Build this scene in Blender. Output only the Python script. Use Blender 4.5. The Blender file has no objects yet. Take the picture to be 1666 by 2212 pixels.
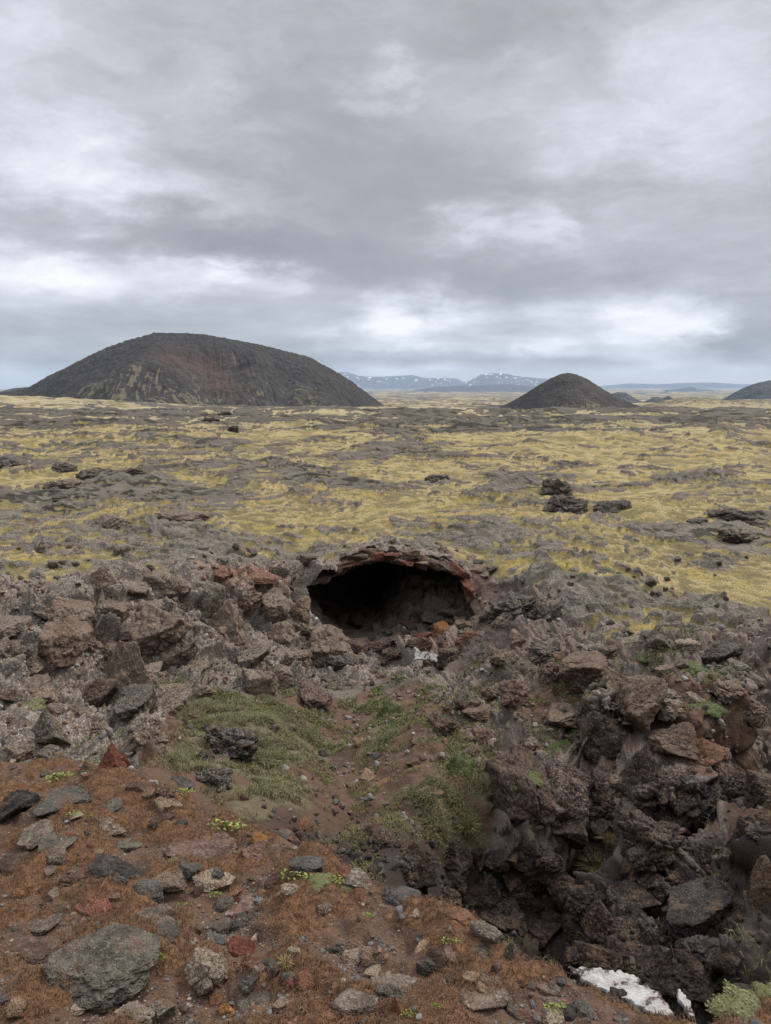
import bpy, bmesh, math, random
import numpy as np
from mathutils import Vector, Matrix
from mathutils.geometry import delaunay_2d_cdt

random.seed(7)
RNG = np.random.default_rng(11)
R = math.radians
SC = bpy.context.scene
COL = SC.collection

# ------------------------------------------------------------------ camera
CAM_H = 1.6
PITCH = R(9.7)
FPX = 1591.0                      # focal length in units of a 1666 x 2212 picture
CX, CY = 833.0, 1106.0
cam_d = bpy.data.cameras.new('camera')
cam_d.sensor_fit = 'VERTICAL'
cam_d.sensor_height = 24.0
cam_d.lens = 24.0 * FPX / 2212.0
cam_d.clip_start = 0.05
cam_d.clip_end = 90000.0
cam = bpy.data.objects.new('camera', cam_d)
COL.objects.link(cam)
cam.location = (0, 0, CAM_H)
cam.rotation_euler = (R(90) - PITCH, 0, 0)
SC.camera = cam
CP_, SP_ = math.cos(PITCH), math.sin(PITCH)

def ray(px, py):
    """world direction of a picture point, scaled so that its Y is 1"""
    x = (px - CX) / FPX; u = (CY - py) / FPX
    d = np.array([x, CP_ + u * SP_, -SP_ + u * CP_])
    return d / d[1]

def at(px, py, Y):
    d = ray(px, py)
    return np.array([d[0] * Y, Y, CAM_H + d[2] * Y])

def proj(X, Y, Z):
    z = Z - CAM_H
    dep = Y * CP_ - z * SP_
    up = Y * SP_ + z * CP_
    dep = np.where(dep < 1e-3, 1e-3, dep)
    return CX + FPX * X / dep, CY - FPX * up / dep

# ------------------------------------------------------------------ render, light, sky
SC.view_settings.view_transform = 'Standard'
SC.view_settings.look = 'None'
SC.view_settings.exposure = 1.1
SC.view_settings.gamma = 1.0
SC.render.engine = 'CYCLES'
SC.cycles.max_bounces = 5
SC.cycles.diffuse_bounces = 4
SC.cycles.glossy_bounces = 2
SC.cycles.volume_bounces = 0
SC.cycles.use_denoising = True
SC.cycles.denoiser = 'OPENIMAGEDENOISE'
SC.cycles.denoising_input_passes = 'RGB_ALBEDO_NORMAL'

SUN_AZ, SUN_EL = R(58), R(48)     # azimuth from +Y towards +X
sun_d = bpy.data.lights.new('sun', 'SUN')
sun_d.energy = 1.5
sun_d.angle = R(14)
sun_d.color = (1.0, 0.94, 0.84)
sun = bpy.data.objects.new('sun', sun_d)
COL.objects.link(sun)
sv = Vector((math.sin(SUN_AZ) * math.cos(SUN_EL), math.cos(SUN_AZ) * math.cos(SUN_EL), math.sin(SUN_EL)))
sun.rotation_euler = sv.to_track_quat('Z', 'Y').to_euler()

class NT:
    """small helper for node trees"""
    def __init__(s, tree): s.t = tree; s.n = tree.nodes; s.l = tree.links
    def new(s, kind, **kw):
        n = s.n.new(kind)
        for k, v in kw.items(): setattr(n, k, v)
        return n
    def put(s, sock, v):
        if isinstance(v, bpy.types.NodeSocket): s.l.new(v, sock)
        elif v is not None:
            if hasattr(sock.default_value, '__len__'):
                if not hasattr(v, '__len__'): v = (v,) * len(sock.default_value)
                v = tuple(v)
                if len(sock.default_value) == 4 and len(v) == 3: v = v + (1,)
                sock.default_value = v
            else: sock.default_value = v
    def math(s, op, a, b=None, c=None, clamp=False):
        n = s.new('ShaderNodeMath', operation=op, use_clamp=clamp)
        for i, v in enumerate((a, b, c)):
            if v is not None: s.put(n.inputs[i], v)
        return n.outputs[0]
    def vmath(s, op, a, b=None, out=0):
        n = s.new('ShaderNodeVectorMath', operation=op)
        s.put(n.inputs[0], a)
        if b is not None:
            if op == 'SCALE': s.put(n.inputs['Scale'], b)
            else: s.put(n.inputs[1], b)
        return n.outputs[out]
    def noise(s, vec, scale, detail=4, rough=.55, dist=0.0, out=0):
        n = s.new('ShaderNodeTexNoise')
        s.put(n.inputs['Vector'], vec); s.put(n.inputs['Scale'], scale)
        s.put(n.inputs['Detail'], detail); s.put(n.inputs['Roughness'], rough); s.put(n.inputs['Distortion'], dist)
        return n.outputs[out]
    def vor(s, vec, scale, feature='F1', out=0, rnd=1.0):
        n = s.new('ShaderNodeTexVoronoi', feature=feature)
        s.put(n.inputs['Vector'], vec); s.put(n.inputs['Scale'], scale); s.put(n.inputs['Randomness'], rnd)
        return n.outputs[out]
    def step(s, v, a, b, lo=0.0, hi=1.0):
        n = s.new('ShaderNodeMapRange', interpolation_type='SMOOTHSTEP')
        for i, k in enumerate((v, a, b, lo, hi)): s.put(n.inputs[i], k)
        return n.outputs[0]
    def lin(s, v, a, b, lo=0.0, hi=1.0, clamp=True):
        n = s.new('ShaderNodeMapRange', clamp=clamp)
        for i, k in enumerate((v, a, b, lo, hi)): s.put(n.inputs[i], k)
        return n.outputs[0]
    def mix(s, f, a, b, blend='MIX'):
        n = s.new('ShaderNodeMix', data_type='RGBA', blend_type=blend)
        s.put(n.inputs[0], f); s.put(n.inputs[6], a); s.put(n.inputs[7], b)
        return n.outputs[2]
    def ramp(s, v, stops):
        n = s.new('ShaderNodeValToRGB')
        el = n.color_ramp.elements
        while len(el) < len(stops): el.new(0.5)
        for e, (p, c) in zip(el, stops):
            e.position = p; e.color = tuple(c) + (1,)
        s.put(n.inputs[0], v)
        return n.outputs[0]
    def bump(s, h, strength=.5, dist=.01, normal=None):
        n = s.new('ShaderNodeBump')
        s.put(n.inputs['Height'], h); s.put(n.inputs['Strength'], strength); s.put(n.inputs['Distance'], dist)
        if normal is not None: s.put(n.inputs['Normal'], normal)
        return n.outputs[0]

world = bpy.data.worlds.new('World')
SC.world = world
world.use_nodes = True
w = NT(world.node_tree)
w.n.clear()
def build_sky():
    tc = w.new('ShaderNodeTexCoord').outputs['Generated']
    d = w.vmath('NORMALIZE', tc)
    sep = w.new('ShaderNodeSeparateXYZ'); w.put(sep.inputs[0], d)
    x, y, z = sep.outputs
    zc = w.math('MAXIMUM', z, 0.0)
    # cloud-deck coordinates: a flat layer seen in perspective
    inv = w.math('DIVIDE', 1.0, w.math('ADD', zc, 0.10))
    deck = w.vmath('SCALE', d, inv)
    sep2 = w.new('ShaderNodeSeparateXYZ'); w.put(sep2.inputs[0], deck)
    cmb = w.new('ShaderNodeCombineXYZ')
    w.put(cmb.inputs[0], sep2.outputs[0]); w.put(cmb.inputs[1], sep2.outputs[1]); w.put(cmb.inputs[2], 3.7)
    deck = cmb.outputs[0]
    # direction coordinates, stretched so that features are wider than high
    dd = w.vmath('MULTIPLY', d, (1.0, 1.0, 1.9))
    warpc = w.noise(dd, 3.2, 5, .6, 0, out=1)
    warp = w.vmath('SCALE', w.vmath('SUBTRACT', warpc, (.5, .5, .5)), 0.40)
    dw = w.vmath('ADD', dd, warp)
    # ragged compass angle and height: the banks' outlines curl like cloud
    wc2 = w.noise(w.vmath('MULTIPLY', d, (1.0, 1.0, 2.6)), 9.0, 9, .62, 0.2, out=1)
    sw = w.new('ShaderNodeSeparateXYZ'); w.put(sw.inputs[0], w.vmath('SUBTRACT', wc2, (.5, .5, .5)))
    sw2 = w.new('ShaderNodeSeparateXYZ'); w.put(sw2.inputs[0], warp)
    hgt = w.math('ADD', w.math('MULTIPLY', zc, .55), .02)
    AZ = w.math('ADD', w.math('ARCTAN2', x, y), w.math('ADD', w.math('MULTIPLY', sw.outputs[0], .22), w.math('MULTIPLY', sw2.outputs[0], .5)))
    EL = w.math('ADD', w.math('ARCSINE', z), w.math('MULTIPLY', hgt, w.math('ADD', w.math('MULTIPLY', sw.outputs[1], .9), w.math('MULTIPLY', sw2.outputs[1], 1.2))))
    n_big = w.noise(deck, 0.62, 7, .52, 0.35)
    n_mid = w.noise(deck, 1.7, 7, .56, 0.5)
    hd = w.vmath('MULTIPLY', d, (1.0, 1.0, 4.2))
    n_hor = w.noise(hd, 5.0, 8, .58, 0.3)
    # large light and dark banks of the cloud deck, by compass direction and height: (x, y) in the view, width, height, weight
    banks = [(1590, 90, 240, 240, .17), (1330, 190, 200, 120, .12), (1480, 300, 230, 140, .10), (60, 90, 200, 130, .14), (835, 195, 60, 40, .20), (455, 200, 90, 70, .16), (1090, 160, 70, 50, .10),
             (90, 350, 170, 90, .24), (400, 425, 200, 50, .20), (130, 440, 160, 60, .10), (1060, 490, 70, 36, .26), (1180, 480, 60, 40, .24), (1300, 500, 80, 40, .10), (250, 600, 330, 55, .34), (440, 600, 70, 28, .26), (590, 610, 60, 22, .22),
             (60, 610, 160, 60, .16), (880, 690, 130, 55, .46), (820, 740, 190, 40, .20), (1280, 680, 190, 60, .22), (1400, 730, 150, 60, .30), (1540, 690, 70, 40, .24), (1170, 745, 50, 30, .22), (1290, 800, 60, 16, .24), (1420, 795, 50, 16, .2), (1590, 790, 60, 18, .24),
             (85, 742, 60, 26, .16), (30, 800, 70, 26, .30), (880, 800, 120, 12, .24), (1110, 815, 60, 8, .16),
             (740, 420, 330, 130, -.20), (870, 80, 330, 120, -.10), (600, 560, 260, 50, -.26), (180, 500, 260, 50, -.18), (980, 600, 220, 45, -.20), (1320, 420, 240, 60, -.12), (1480, 480, 200, 40, -.10), (1400, 590, 260, 50, -.14),
             (250, 690, 260, 40, -.06), (640, 745, 150, 30, -.14), (850, 775, 250, 14, -.26), (1180, 775, 180, 12, -.16), (1630, 735, 70, 36, -.34), (1560, 650, 130, 30, -.06), (150, 790, 110, 22, -.16), (1150, 640, 200, 26, -.12)]
    acc = None
    for px, py, sx, sy, wt in banks:
        v = ray(px, py); az = math.atan2(v[0], 1.0); el = math.atan2(v[2], math.hypot(v[0], 1.0))
        gx = w.math('MULTIPLY', w.math('SUBTRACT', AZ, az), FPX / sx); gy = w.math('MULTIPLY', w.math('SUBTRACT', EL, el), FPX / sy)
        g = w.math('ADD', w.math('MULTIPLY', gx, gx), w.math('MULTIPLY', gy, gy))
        g = w.math('MULTIPLY', w.math('EXPONENT', w.math('MULTIPLY', g, -1.0)), wt)
        acc = g if acc is None else w.math('ADD', acc, g)
    low = w.step(z, 0.20, 0.02)
    tex = w.math('MULTIPLY', w.math('SUBTRACT', n_big, .5), 0.75)
    tex = w.math('ADD', tex, w.math('MULTIPLY', w.math('SUBTRACT', n_mid, .5), 0.45))
    n_f = w.noise(w.vmath('MULTIPLY', dw, (1, 1, 1.6)), 7.0, 10, .64, 0.3)
    tex = w.math('ADD', tex, w.math('MULTIPLY', w.math('SUBTRACT', n_f, .5), .62))
    texh = w.math('MULTIPLY', w.math('SUBTRACT', n_hor, .5), 1.5)
    tex = w.math('ADD', w.math('MULTIPLY', tex, w.math('SUBTRACT', 1.0, w.math('MULTIPLY', low, .75))), w.math('MULTIPLY', texh, low))
    V = w.math('ADD', w.math('ADD', 0.42, w.math('MULTIPLY', tex, .85)), w.math('MULTIPLY', acc, 1.24))
    cloud = w.ramp(V, [(0.0, (.160, .173, .192)), (.25, (.200, .212, .228)), (.5, (.272, .287, .310)), (.75, (.372, .392, .428)), (1.0, (.515, .528, .548))])
    sky = w.new('ShaderNodeTexSky', sky_type='NISHITA')
    sky.sun_disc = False
    sky.sun_elevation = SUN_EL
    sky.sun_rotation = SUN_AZ
    skyc = w.vmath('SCALE', sky.outputs[0], 0.10)
    # a blue strip of clearer air under the deck, close to the horizon
    clear = w.math('MULTIPLY', w.step(w.math('ADD', z, w.math('MULTIPLY', texh, .02)), 0.030, 0.004), 0.55)
    col = w.mix(clear, cloud, w.mix(.55, skyc, (.38, .43, .49)))
    # an overcast sky is brighter overhead than at the horizon
    boost = w.lin(z, 0.42, 0.95, 1.0, SKY_TOP)
    col = w.vmath('SCALE', col, boost)
    bg = w.new('ShaderNodeBackground'); w.put(bg.inputs[0], col); bg.inputs[1].default_value = SKY_STRENGTH
    out = w.new('ShaderNodeOutputWorld'); w.l.new(bg.outputs[0], out.inputs[0])
SKY_TOP, SKY_STRENGTH = 4.1, 0.95
build_sky()
world.cycles.sampling_method = 'AUTOMATIC'

# ------------------------------------------------------------------ noise in numpy
_A = RNG.random(256) * 2 * np.pi
_GX, _GY = np.cos(_A).astype(np.float32), np.sin(_A).astype(np.float32)
_G3 = RNG.normal(size=(256, 3)); _G3 = (_G3 / np.linalg.norm(_G3, axis=1)[:, None]).astype(np.float32)
_U = np.uint32

def _mix(h):
    h = h ^ (h >> _U(15)); h = h * _U(0x2c1b3c6d); h = h ^ (h >> _U(12)); h = h * _U(0x297a2d39); h = h ^ (h >> _U(15))
    return h

def _h2(ix, iy, s):
    return _mix(ix.astype(np.int64).astype(_U) * _U(374761393) + iy.astype(np.int64).astype(_U) * _U(668265263) + _U((s * 2654435761) & 0xffffffff))

def _h3(ix, iy, iz, s):
    return _mix(ix.astype(np.int64).astype(_U) * _U(374761393) + iy.astype(np.int64).astype(_U) * _U(668265263)
                + iz.astype(np.int64).astype(_U) * _U(2246822519) + _U((s * 2654435761) & 0xffffffff))

def pn2(x, y, s=0):
    """Perlin noise, about -0.7..0.7"""
    x = np.asarray(x, np.float64); y = np.asarray(y, np.float64)
    ix, iy = np.floor(x), np.floor(y)
    fx, fy = (x - ix).astype(np.float32), (y - iy).astype(np.float32)
    u = fx * fx * fx * (fx * (fx * 6 - 15) + 10); v = fy * fy * fy * (fy * (fy * 6 - 15) + 10)
    def c(a, b):
        k = _h2(ix + a, iy + b, s) & _U(255)
        return _GX[k] * (fx - a) + _GY[k] * (fy - b)
    n0 = c(0, 0); n0 += u * (c(1, 0) - n0)
    n1 = c(0, 1); n1 += u * (c(1, 1) - n1)
    return (n0 + v * (n1 - n0)) * 1.35

def pn3(p, s=0):
    p = np.asarray(p, np.float64)
    i = np.floor(p); f = (p - i).astype(np.float32)
    u = f * f * f * (f * (f * 6 - 15) + 10)
    def c(a, b, d):
        g = _G3[_h3(i[:, 0] + a, i[:, 1] + b, i[:, 2] + d, s) & _U(255)]
        return g[:, 0] * (f[:, 0] - a) + g[:, 1] * (f[:, 1] - b) + g[:, 2] * (f[:, 2] - d)
    def pl(d):
        n0 = c(0, 0, d); n0 += u[:, 0] * (c(1, 0, d) - n0)
        n1 = c(0, 1, d); n1 += u[:, 0] * (c(1, 1, d) - n1)
        return n0 + u[:, 1] * (n1 - n0)
    a = pl(0)
    return (a + u[:, 2] * (pl(1) - a)) * 1.35

def fbm2(x, y, L, octs, s=0, gain=.5):
    t = 0; a = 1.0
    for k in range(octs):
        t = t + a * pn2(x / L + 17.3 * k, y / L - 9.1 * k, s + k); L *= .5; a *= gain
    return t

def fbm3(p, L, octs, s=0, gain=.5):
    t = 0; a = 1.0
    for k in range(octs):
        t = t + a * pn3(p / L + 11.7 * k, s + k); L *= .5; a *= gain
    return t

def wor3(p, s=0, second=False):
    """nearest and second nearest feature point: F1, F2, hash of the cell, vector from its point"""
    p = np.asarray(p, np.float64)
    i = np.floor(p); n = len(p)
    F1 = np.full(n, 9, np.float32); F2 = np.full(n, 9, np.float32)
    H = np.zeros(n, _U); V = np.zeros((n, 3), np.float32); H2 = np.zeros(n, _U); V2 = np.zeros((n, 3), np.float32)
    for a in (-1, 0, 1):
        for b in (-1, 0, 1):
            for c in (-1, 0, 1):
                ci = i + (a, b, c)
                h = _h3(ci[:, 0], ci[:, 1], ci[:, 2], s)
                o = np.stack([(h & _U(1023)), ((h >> _U(10)) & _U(1023)), ((h >> _U(20)) & _U(1023))], 1).astype(np.float32) / 1023
                v = (p - ci).astype(np.float32) - o
                d = np.sqrt((v * v).sum(1))
                m = d < F1
                m2 = (~m) & (d < F2)
                H2 = np.where(m, H, np.where(m2, h, H2)); V2 = np.where(m[:, None], V, np.where(m2[:, None], v, V2))
                F2 = np.where(m, F1, np.where(m2, d, F2))
                F1 = np.where(m, d, F1); H = np.where(m, h, H); V[m] = v[m]
    return (F1, F2, H, V, H2, V2) if second else (F1, F2, H, V)

def plates(q, amp, crack, seed, soft=.16, bias=.55):
    """broken blocks: each cell is a tilted flat face, joined by short steep steps"""
    f1, f2, h, v, h2, v2 = wor3(q, seed, True)
    def one(h, v):
        tx = (np.stack([hrand(h, 1), hrand(h, 2), hrand(h, 3)], 1) - .5) * 2
        return amp * (hrand(h, 4) - bias) + amp * .9 * (tx * v).sum(1)
    t = .5 * (1 - sstep(f2 - f1, 0, soft))
    return one(h, v) * (1 - t) + one(h2, v2) * t - crack * np.exp(-((f2 - f1) / .07) ** 2)

def hrand(h, k):
    return (_mix(h + _U(k * 7919)) & _U(0xffff)).astype(np.float32) / 65535

def sstep(v, a, b):
    t = np.clip((v - a) / (b - a), 0, 1)
    return t * t * (3 - 2 * t)

# ------------------------------------------------------------------ mesh helpers
def mesh_from(name, V, F, mats=(), attr=None, smooth=True):
    """V (n,3); F (m,3) or (m,4) int array; attr {name: (n,4)} point colours"""
    me = bpy.data.meshes.new(name)
    V = np.ascontiguousarray(V, np.float32); F = np.ascontiguousarray(F, np.int32)
    k = F.shape[1]
    me.vertices.add(len(V)); me.vertices.foreach_set('co', V.ravel())
    me.loops.add(F.size); me.loops.foreach_set('vertex_index', F.ravel())
    me.polygons.add(len(F))
    me.polygons.foreach_set('loop_start', np.arange(0, F.size, k, dtype=np.int32))
    me.polygons.foreach_set('loop_total', np.full(len(F), k, np.int32))
    me.polygons.foreach_set('use_smooth', np.full(len(F), smooth, bool))
    for nm, arr in (attr or {}).items():
        a = me.attributes.new(nm, 'FLOAT_COLOR', 'POINT')
        a.data.foreach_set('color', np.ascontiguousarray(arr, np.float32).ravel())
    me.update(calc_edges=True)
    for m in mats: me.materials.append(m)
    return me

def link(name, me, label=None, cat=None, group=None, kind=None, parent=None):
    o = bpy.data.objects.new(name, me)
    COL.objects.link(o)
    if label: o['label'] = label
    if cat: o['category'] = cat
    if group: o['group'] = group
    if kind: o['kind'] = kind
    if parent: o.parent = parent
    return o

def new_mat(name):
    m = bpy.data.materials.new(name); m.use_nodes = True
    t = NT(m.node_tree)
    t.n.clear()
    out = t.new('ShaderNodeOutputMaterial')
    b = t.new('ShaderNodeBsdfPrincipled')
    b.inputs['Roughness'].default_value = .9
    b.inputs['Specular IOR Level'].default_value = .25
    t.l.new(b.outputs[0], out.inputs[0])
    return m, t, b

# ------------------------------------------------------------------ materials
def mat_terrain():
    m, t, b = new_mat('lava_ground')
    pos = t.new('ShaderNodeNewGeometry').outputs['Position']
    a = t.new('ShaderNodeAttribute'); a.attribute_name = 'zone'
    sp = t.new('ShaderNodeSeparateColor'); t.put(sp.inputs[0], a.outputs['Color'])
    moss, soil, grass = sp.outputs[0], sp.outputs[1], sp.outputs[2]
    red = a.outputs['Alpha']
    a2 = t.new('ShaderNodeAttribute'); a2.attribute_name = 'extra'
    sp2 = t.new('ShaderNodeSeparateColor'); t.put(sp2.inputs[0], a2.outputs['Color'])
    rust, far, brown = sp2.outputs[0], sp2.outputs[1], sp2.outputs[2]
    lich = a2.outputs['Alpha']
    a3 = t.new('ShaderNodeAttribute'); a3.attribute_name = 'pit_shade'  # red: painted shade of the lower pit, green: the plain
    s3 = t.new('ShaderNodeSeparateColor'); t.put(s3.inputs[0], a3.outputs['Color']); sp3 = s3.outputs[0]; plain = s3.outputs[1]
    n1 = t.noise(pos, 1.3, 5, .6)
    n2 = t.noise(pos, 9.0, 5, .65)
    n3 = t.noise(pos, 34.0, 4, .65)
    n4 = t.noise(pos, 120.0, 3, .6)
    # bare lava: grey to brown-grey
    rock = t.mix(t.step(n1, .35, .65), (.056, .045, .036), (.120, .096, .075))
    rock = t.mix(t.math('MULTIPLY', brown, t.step(n2, .25, .6)), rock, (.135, .100, .082))
    rock = t.mix(t.math('MULTIPLY', red, t.step(n2, .3, .6)), rock, (.22, .075, .045))
    lmask = t.math('MULTIPLY', t.step(n3, .50, .60), lich)
    rock = t.mix(lmask, rock, (.250, .210, .168))
    lm2 = t.math('MULTIPLY', t.step(t.noise(pos, 55.0, 2, .5), .62, .68), lich)
    rock = t.mix(lm2, rock, (.36, .34, .31))
    # woolly fringe moss
    mossc = t.mix(t.step(rust, .30, .72), (.132, .104, .048), (.275, .210, .098))
    mossc = t.mix(t.step(n1, .48, .70), mossc, (.250, .182, .055))
    mossc = t.mix(t.step(n2, .52, .72), mossc, (.095, .088, .036))
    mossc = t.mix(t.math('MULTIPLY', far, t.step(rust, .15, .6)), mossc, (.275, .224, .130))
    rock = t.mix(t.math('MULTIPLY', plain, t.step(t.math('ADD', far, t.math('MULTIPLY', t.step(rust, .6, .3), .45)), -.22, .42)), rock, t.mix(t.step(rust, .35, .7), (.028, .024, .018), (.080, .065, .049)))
    # soil, rust moss
    soilc = t.mix(n2, (.055, .033, .023), (.115, .062, .038))
    soilc = t.mix(t.step(n4, .58, .68), soilc, (.16, .12, .09))
    rustc = t.mix(t.step(n3, .3, .7), (.075, .037, .019), (.155, .078, .038))
    soilc = t.mix(t.step(t.math('ADD', rust, t.math('MULTIPLY', t.math('SUBTRACT', n2, .5), .9)), .42, .58), soilc, rustc)
    grassc = t.mix(t.step(n2, .35, .65), (.100, .080, .046), (.062, .054, .028))
    grassc = t.mix(t.step(n4, .5, .7), grassc, (.15, .12, .07))
    def fuzzy(v, k=.55):
        return t.step(t.math('ADD', v, t.math('MULTIPLY', t.math('SUBTRACT', t.math('ADD', t.math('MULTIPLY', n3, .5), t.math('MULTIPLY', n2, .5)), .5), k)), .40, .60)
    rock = t.mix(t.math('MULTIPLY', sp3, .95), rock, t.mix(n3, (.018, .014, .012), (.052, .039, .033)))  # lower pit shade, painted into the rock and soil colours
    soilc = t.mix(sp3, soilc, (.026, .017, .013))
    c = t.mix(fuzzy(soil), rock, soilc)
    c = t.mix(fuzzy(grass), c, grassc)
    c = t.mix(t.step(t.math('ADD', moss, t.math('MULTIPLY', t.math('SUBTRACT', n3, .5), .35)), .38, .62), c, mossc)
    t.put(b.inputs['Base Color'], c)
    h = t.math('ADD', t.math('MULTIPLY', n2, .6), t.math('ADD', t.math('MULTIPLY', n3, .35), t.math('MULTIPLY', n4, .12)))
    t.put(b.inputs['Normal'], t.bump(h, .8, .05))
    return m

def mat_rock():
    """object colour = stone colour, its alpha = how much lichen grows on it"""
    m, t, b = new_mat('lava_stone')
    oi = t.new('ShaderNodeObjectInfo')
    tc = t.new('ShaderNodeTexCoord').outputs['Object']
    pos = t.new('ShaderNodeNewGeometry').outputs['Position']
    off = t.vmath('ADD', pos, t.vmath('SCALE', (13.0, 7.0, 29.0), oi.outputs['Random']))
    n1 = t.noise(off, 3.5, 4, .6); n2 = t.noise(off, 14.0, 5, .65); n3 = t.noise(off, 42.0, 4, .65); n4 = t.noise(off, 130.0, 3, .6); n5 = t.noise(off, 330.0, 3, .65)
    base = oi.outputs['Color']
    c = t.mix(t.step(n1, .3, .7), t.mix(1.0, base, (.72, .68, .66), 'MULTIPLY'), t.mix(1.0, base, (1.2, 1.15, 1.1), 'MULTIPLY'))
    c = t.mix(t.step(n2, .38, .66), t.mix(1.0, c, (.62, .60, .58), 'MULTIPLY'), c)
    c = t.mix(t.math('MULTIPLY', t.step(n2, .54, .74), .7), c, t.mix(.6, base, (.13, .07, .045)))
    c = t.mix(t.math('MULTIPLY', t.step(n4, .52, .62), .55), c, t.mix(1.0, c, (.40, .40, .40), 'MULTIPLY'))
    c = t.mix(t.math('MULTIPLY', t.step(n5, .52, .66), .5), c, t.mix(1.0, c, (1.7, 1.65, 1.6), 'MULTIPLY'))
    lich = oi.outputs['Alpha']
    l1 = t.math('MULTIPLY', t.step(t.math('ADD', n3, t.math('MULTIPLY', t.math('SUBTRACT', n1, .5), .4)), .48, .62), lich)
    c = t.mix(l1, c, (.245, .206, .166))
    l2 = t.math('MULTIPLY', t.step(t.noise(off, 60.0, 2, .5), .61, .67), lich)
    c = t.mix(l2, c, (.36, .328, .280))
    # soil and dead moss caught on the stone
    dust = t.step(t.math('ADD', t.noise(off, 7.0, 5, .68), t.math('MULTIPLY', t.math('SUBTRACT', n4, .5), .35)), .55, .66)
    c = t.mix(t.math('MULTIPLY', dust, .75), c, t.mix(n3, (.085, .048, .028), (.15, .085, .048)))
    t.put(b.inputs['Base Color'], c)
    pits = t.step(t.vor(off, 120.0), .42, .12)
    h = t.math('ADD', t.math('MULTIPLY', n2, .55), t.math('ADD', t.math('MULTIPLY', n3, .45), t.math('ADD', t.math('MULTIPLY', n4, .2), t.math('MULTIPLY', pits, -.10))))
    h = t.math('ADD', h, t.math('MULTIPLY', n5, .07))
    t.put(b.inputs['Normal'], t.bump(h, 1.0, .05))
    return m

def mat_vcol(name, rough=.9, attr='tint'):
    m, t, b = new_mat(name)
    a = t.new('ShaderNodeAttribute'); a.attribute_name = attr
    pos = t.new('ShaderNodeNewGeometry').outputs['Position']
    n = t.noise(pos, 90.0, 3, .6)
    c = t.mix(1.0, a.outputs['Color'], t.ramp(n, [(.3, (.75, .75, .75)), (.7, (1.15, 1.15, 1.15))]), 'MULTIPLY')
    t.put(b.inputs['Base Color'], c)
    b.inputs['Roughness'].default_value = rough
    return m

def mat_hill(name, dark, light, redc, streak=(1, 1, 1)):
    m, t, b = new_mat(name)
    a = t.new('ShaderNodeAttribute'); a.attribute_name = 'zone'
    sp = t.new('ShaderNodeSeparateColor'); t.put(sp.inputs[0], a.outputs['Color'])
    pos = t.new('ShaderNodeNewGeometry').outputs['Position']
    n = t.noise(pos, .05, 6, .65); n2 = t.noise(pos, .22, 5, .7)
    dk = t.mix(t.step(n, .35, .65), tuple(.7 * v for v in dark), tuple(1.15 * v for v in dark))
    c = t.mix(t.math('MULTIPLY', sp.outputs[1], t.step(n2, .3, .6)), dk, redc)
    c = t.mix(t.step(t.math('ADD', sp.outputs[0], t.math('MULTIPLY', t.math('SUBTRACT', n2, .5), .5)), .35, .65), c, light)
    c = t.mix(sp.outputs[2], c, (.75, .77, .8))
    t.put(b.inputs['Base Color'], c)
    t.put(b.inputs['Normal'], t.bump(n2, .4, 1.0))
    return m

M_GROUND = mat_terrain()
M_ROCK = mat_rock()
M_BLADE = mat_vcol('dry_blades')

# ------------------------------------------------------------------ terrain: base form
EDGE = [(-260, 1585), (-120, 1615), (0, 1638), (110, 1640), (230, 1650), (330, 1680), (420, 1712), (560, 1780), (650, 1810), (740, 1850), (830, 1900), (900, 1935),
        (975, 1965), (1040, 2000), (1085, 2045), (1170, 2080), (1260, 2115), (1360, 2160), (1450, 2205), (1490, 2235)]
HUMP = [(1510, 2235), (1550, 2195), (1610, 2165), (1690, 2130), (1800, 2105), (2000, 2080)]
SLOPE = .15
def plane(px, py):
    d = ray(px, py)
    Y = CAM_H / (-d[2] - SLOPE)
    return np.array([d[0] * Y, Y, -SLOPE * Y])

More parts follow.
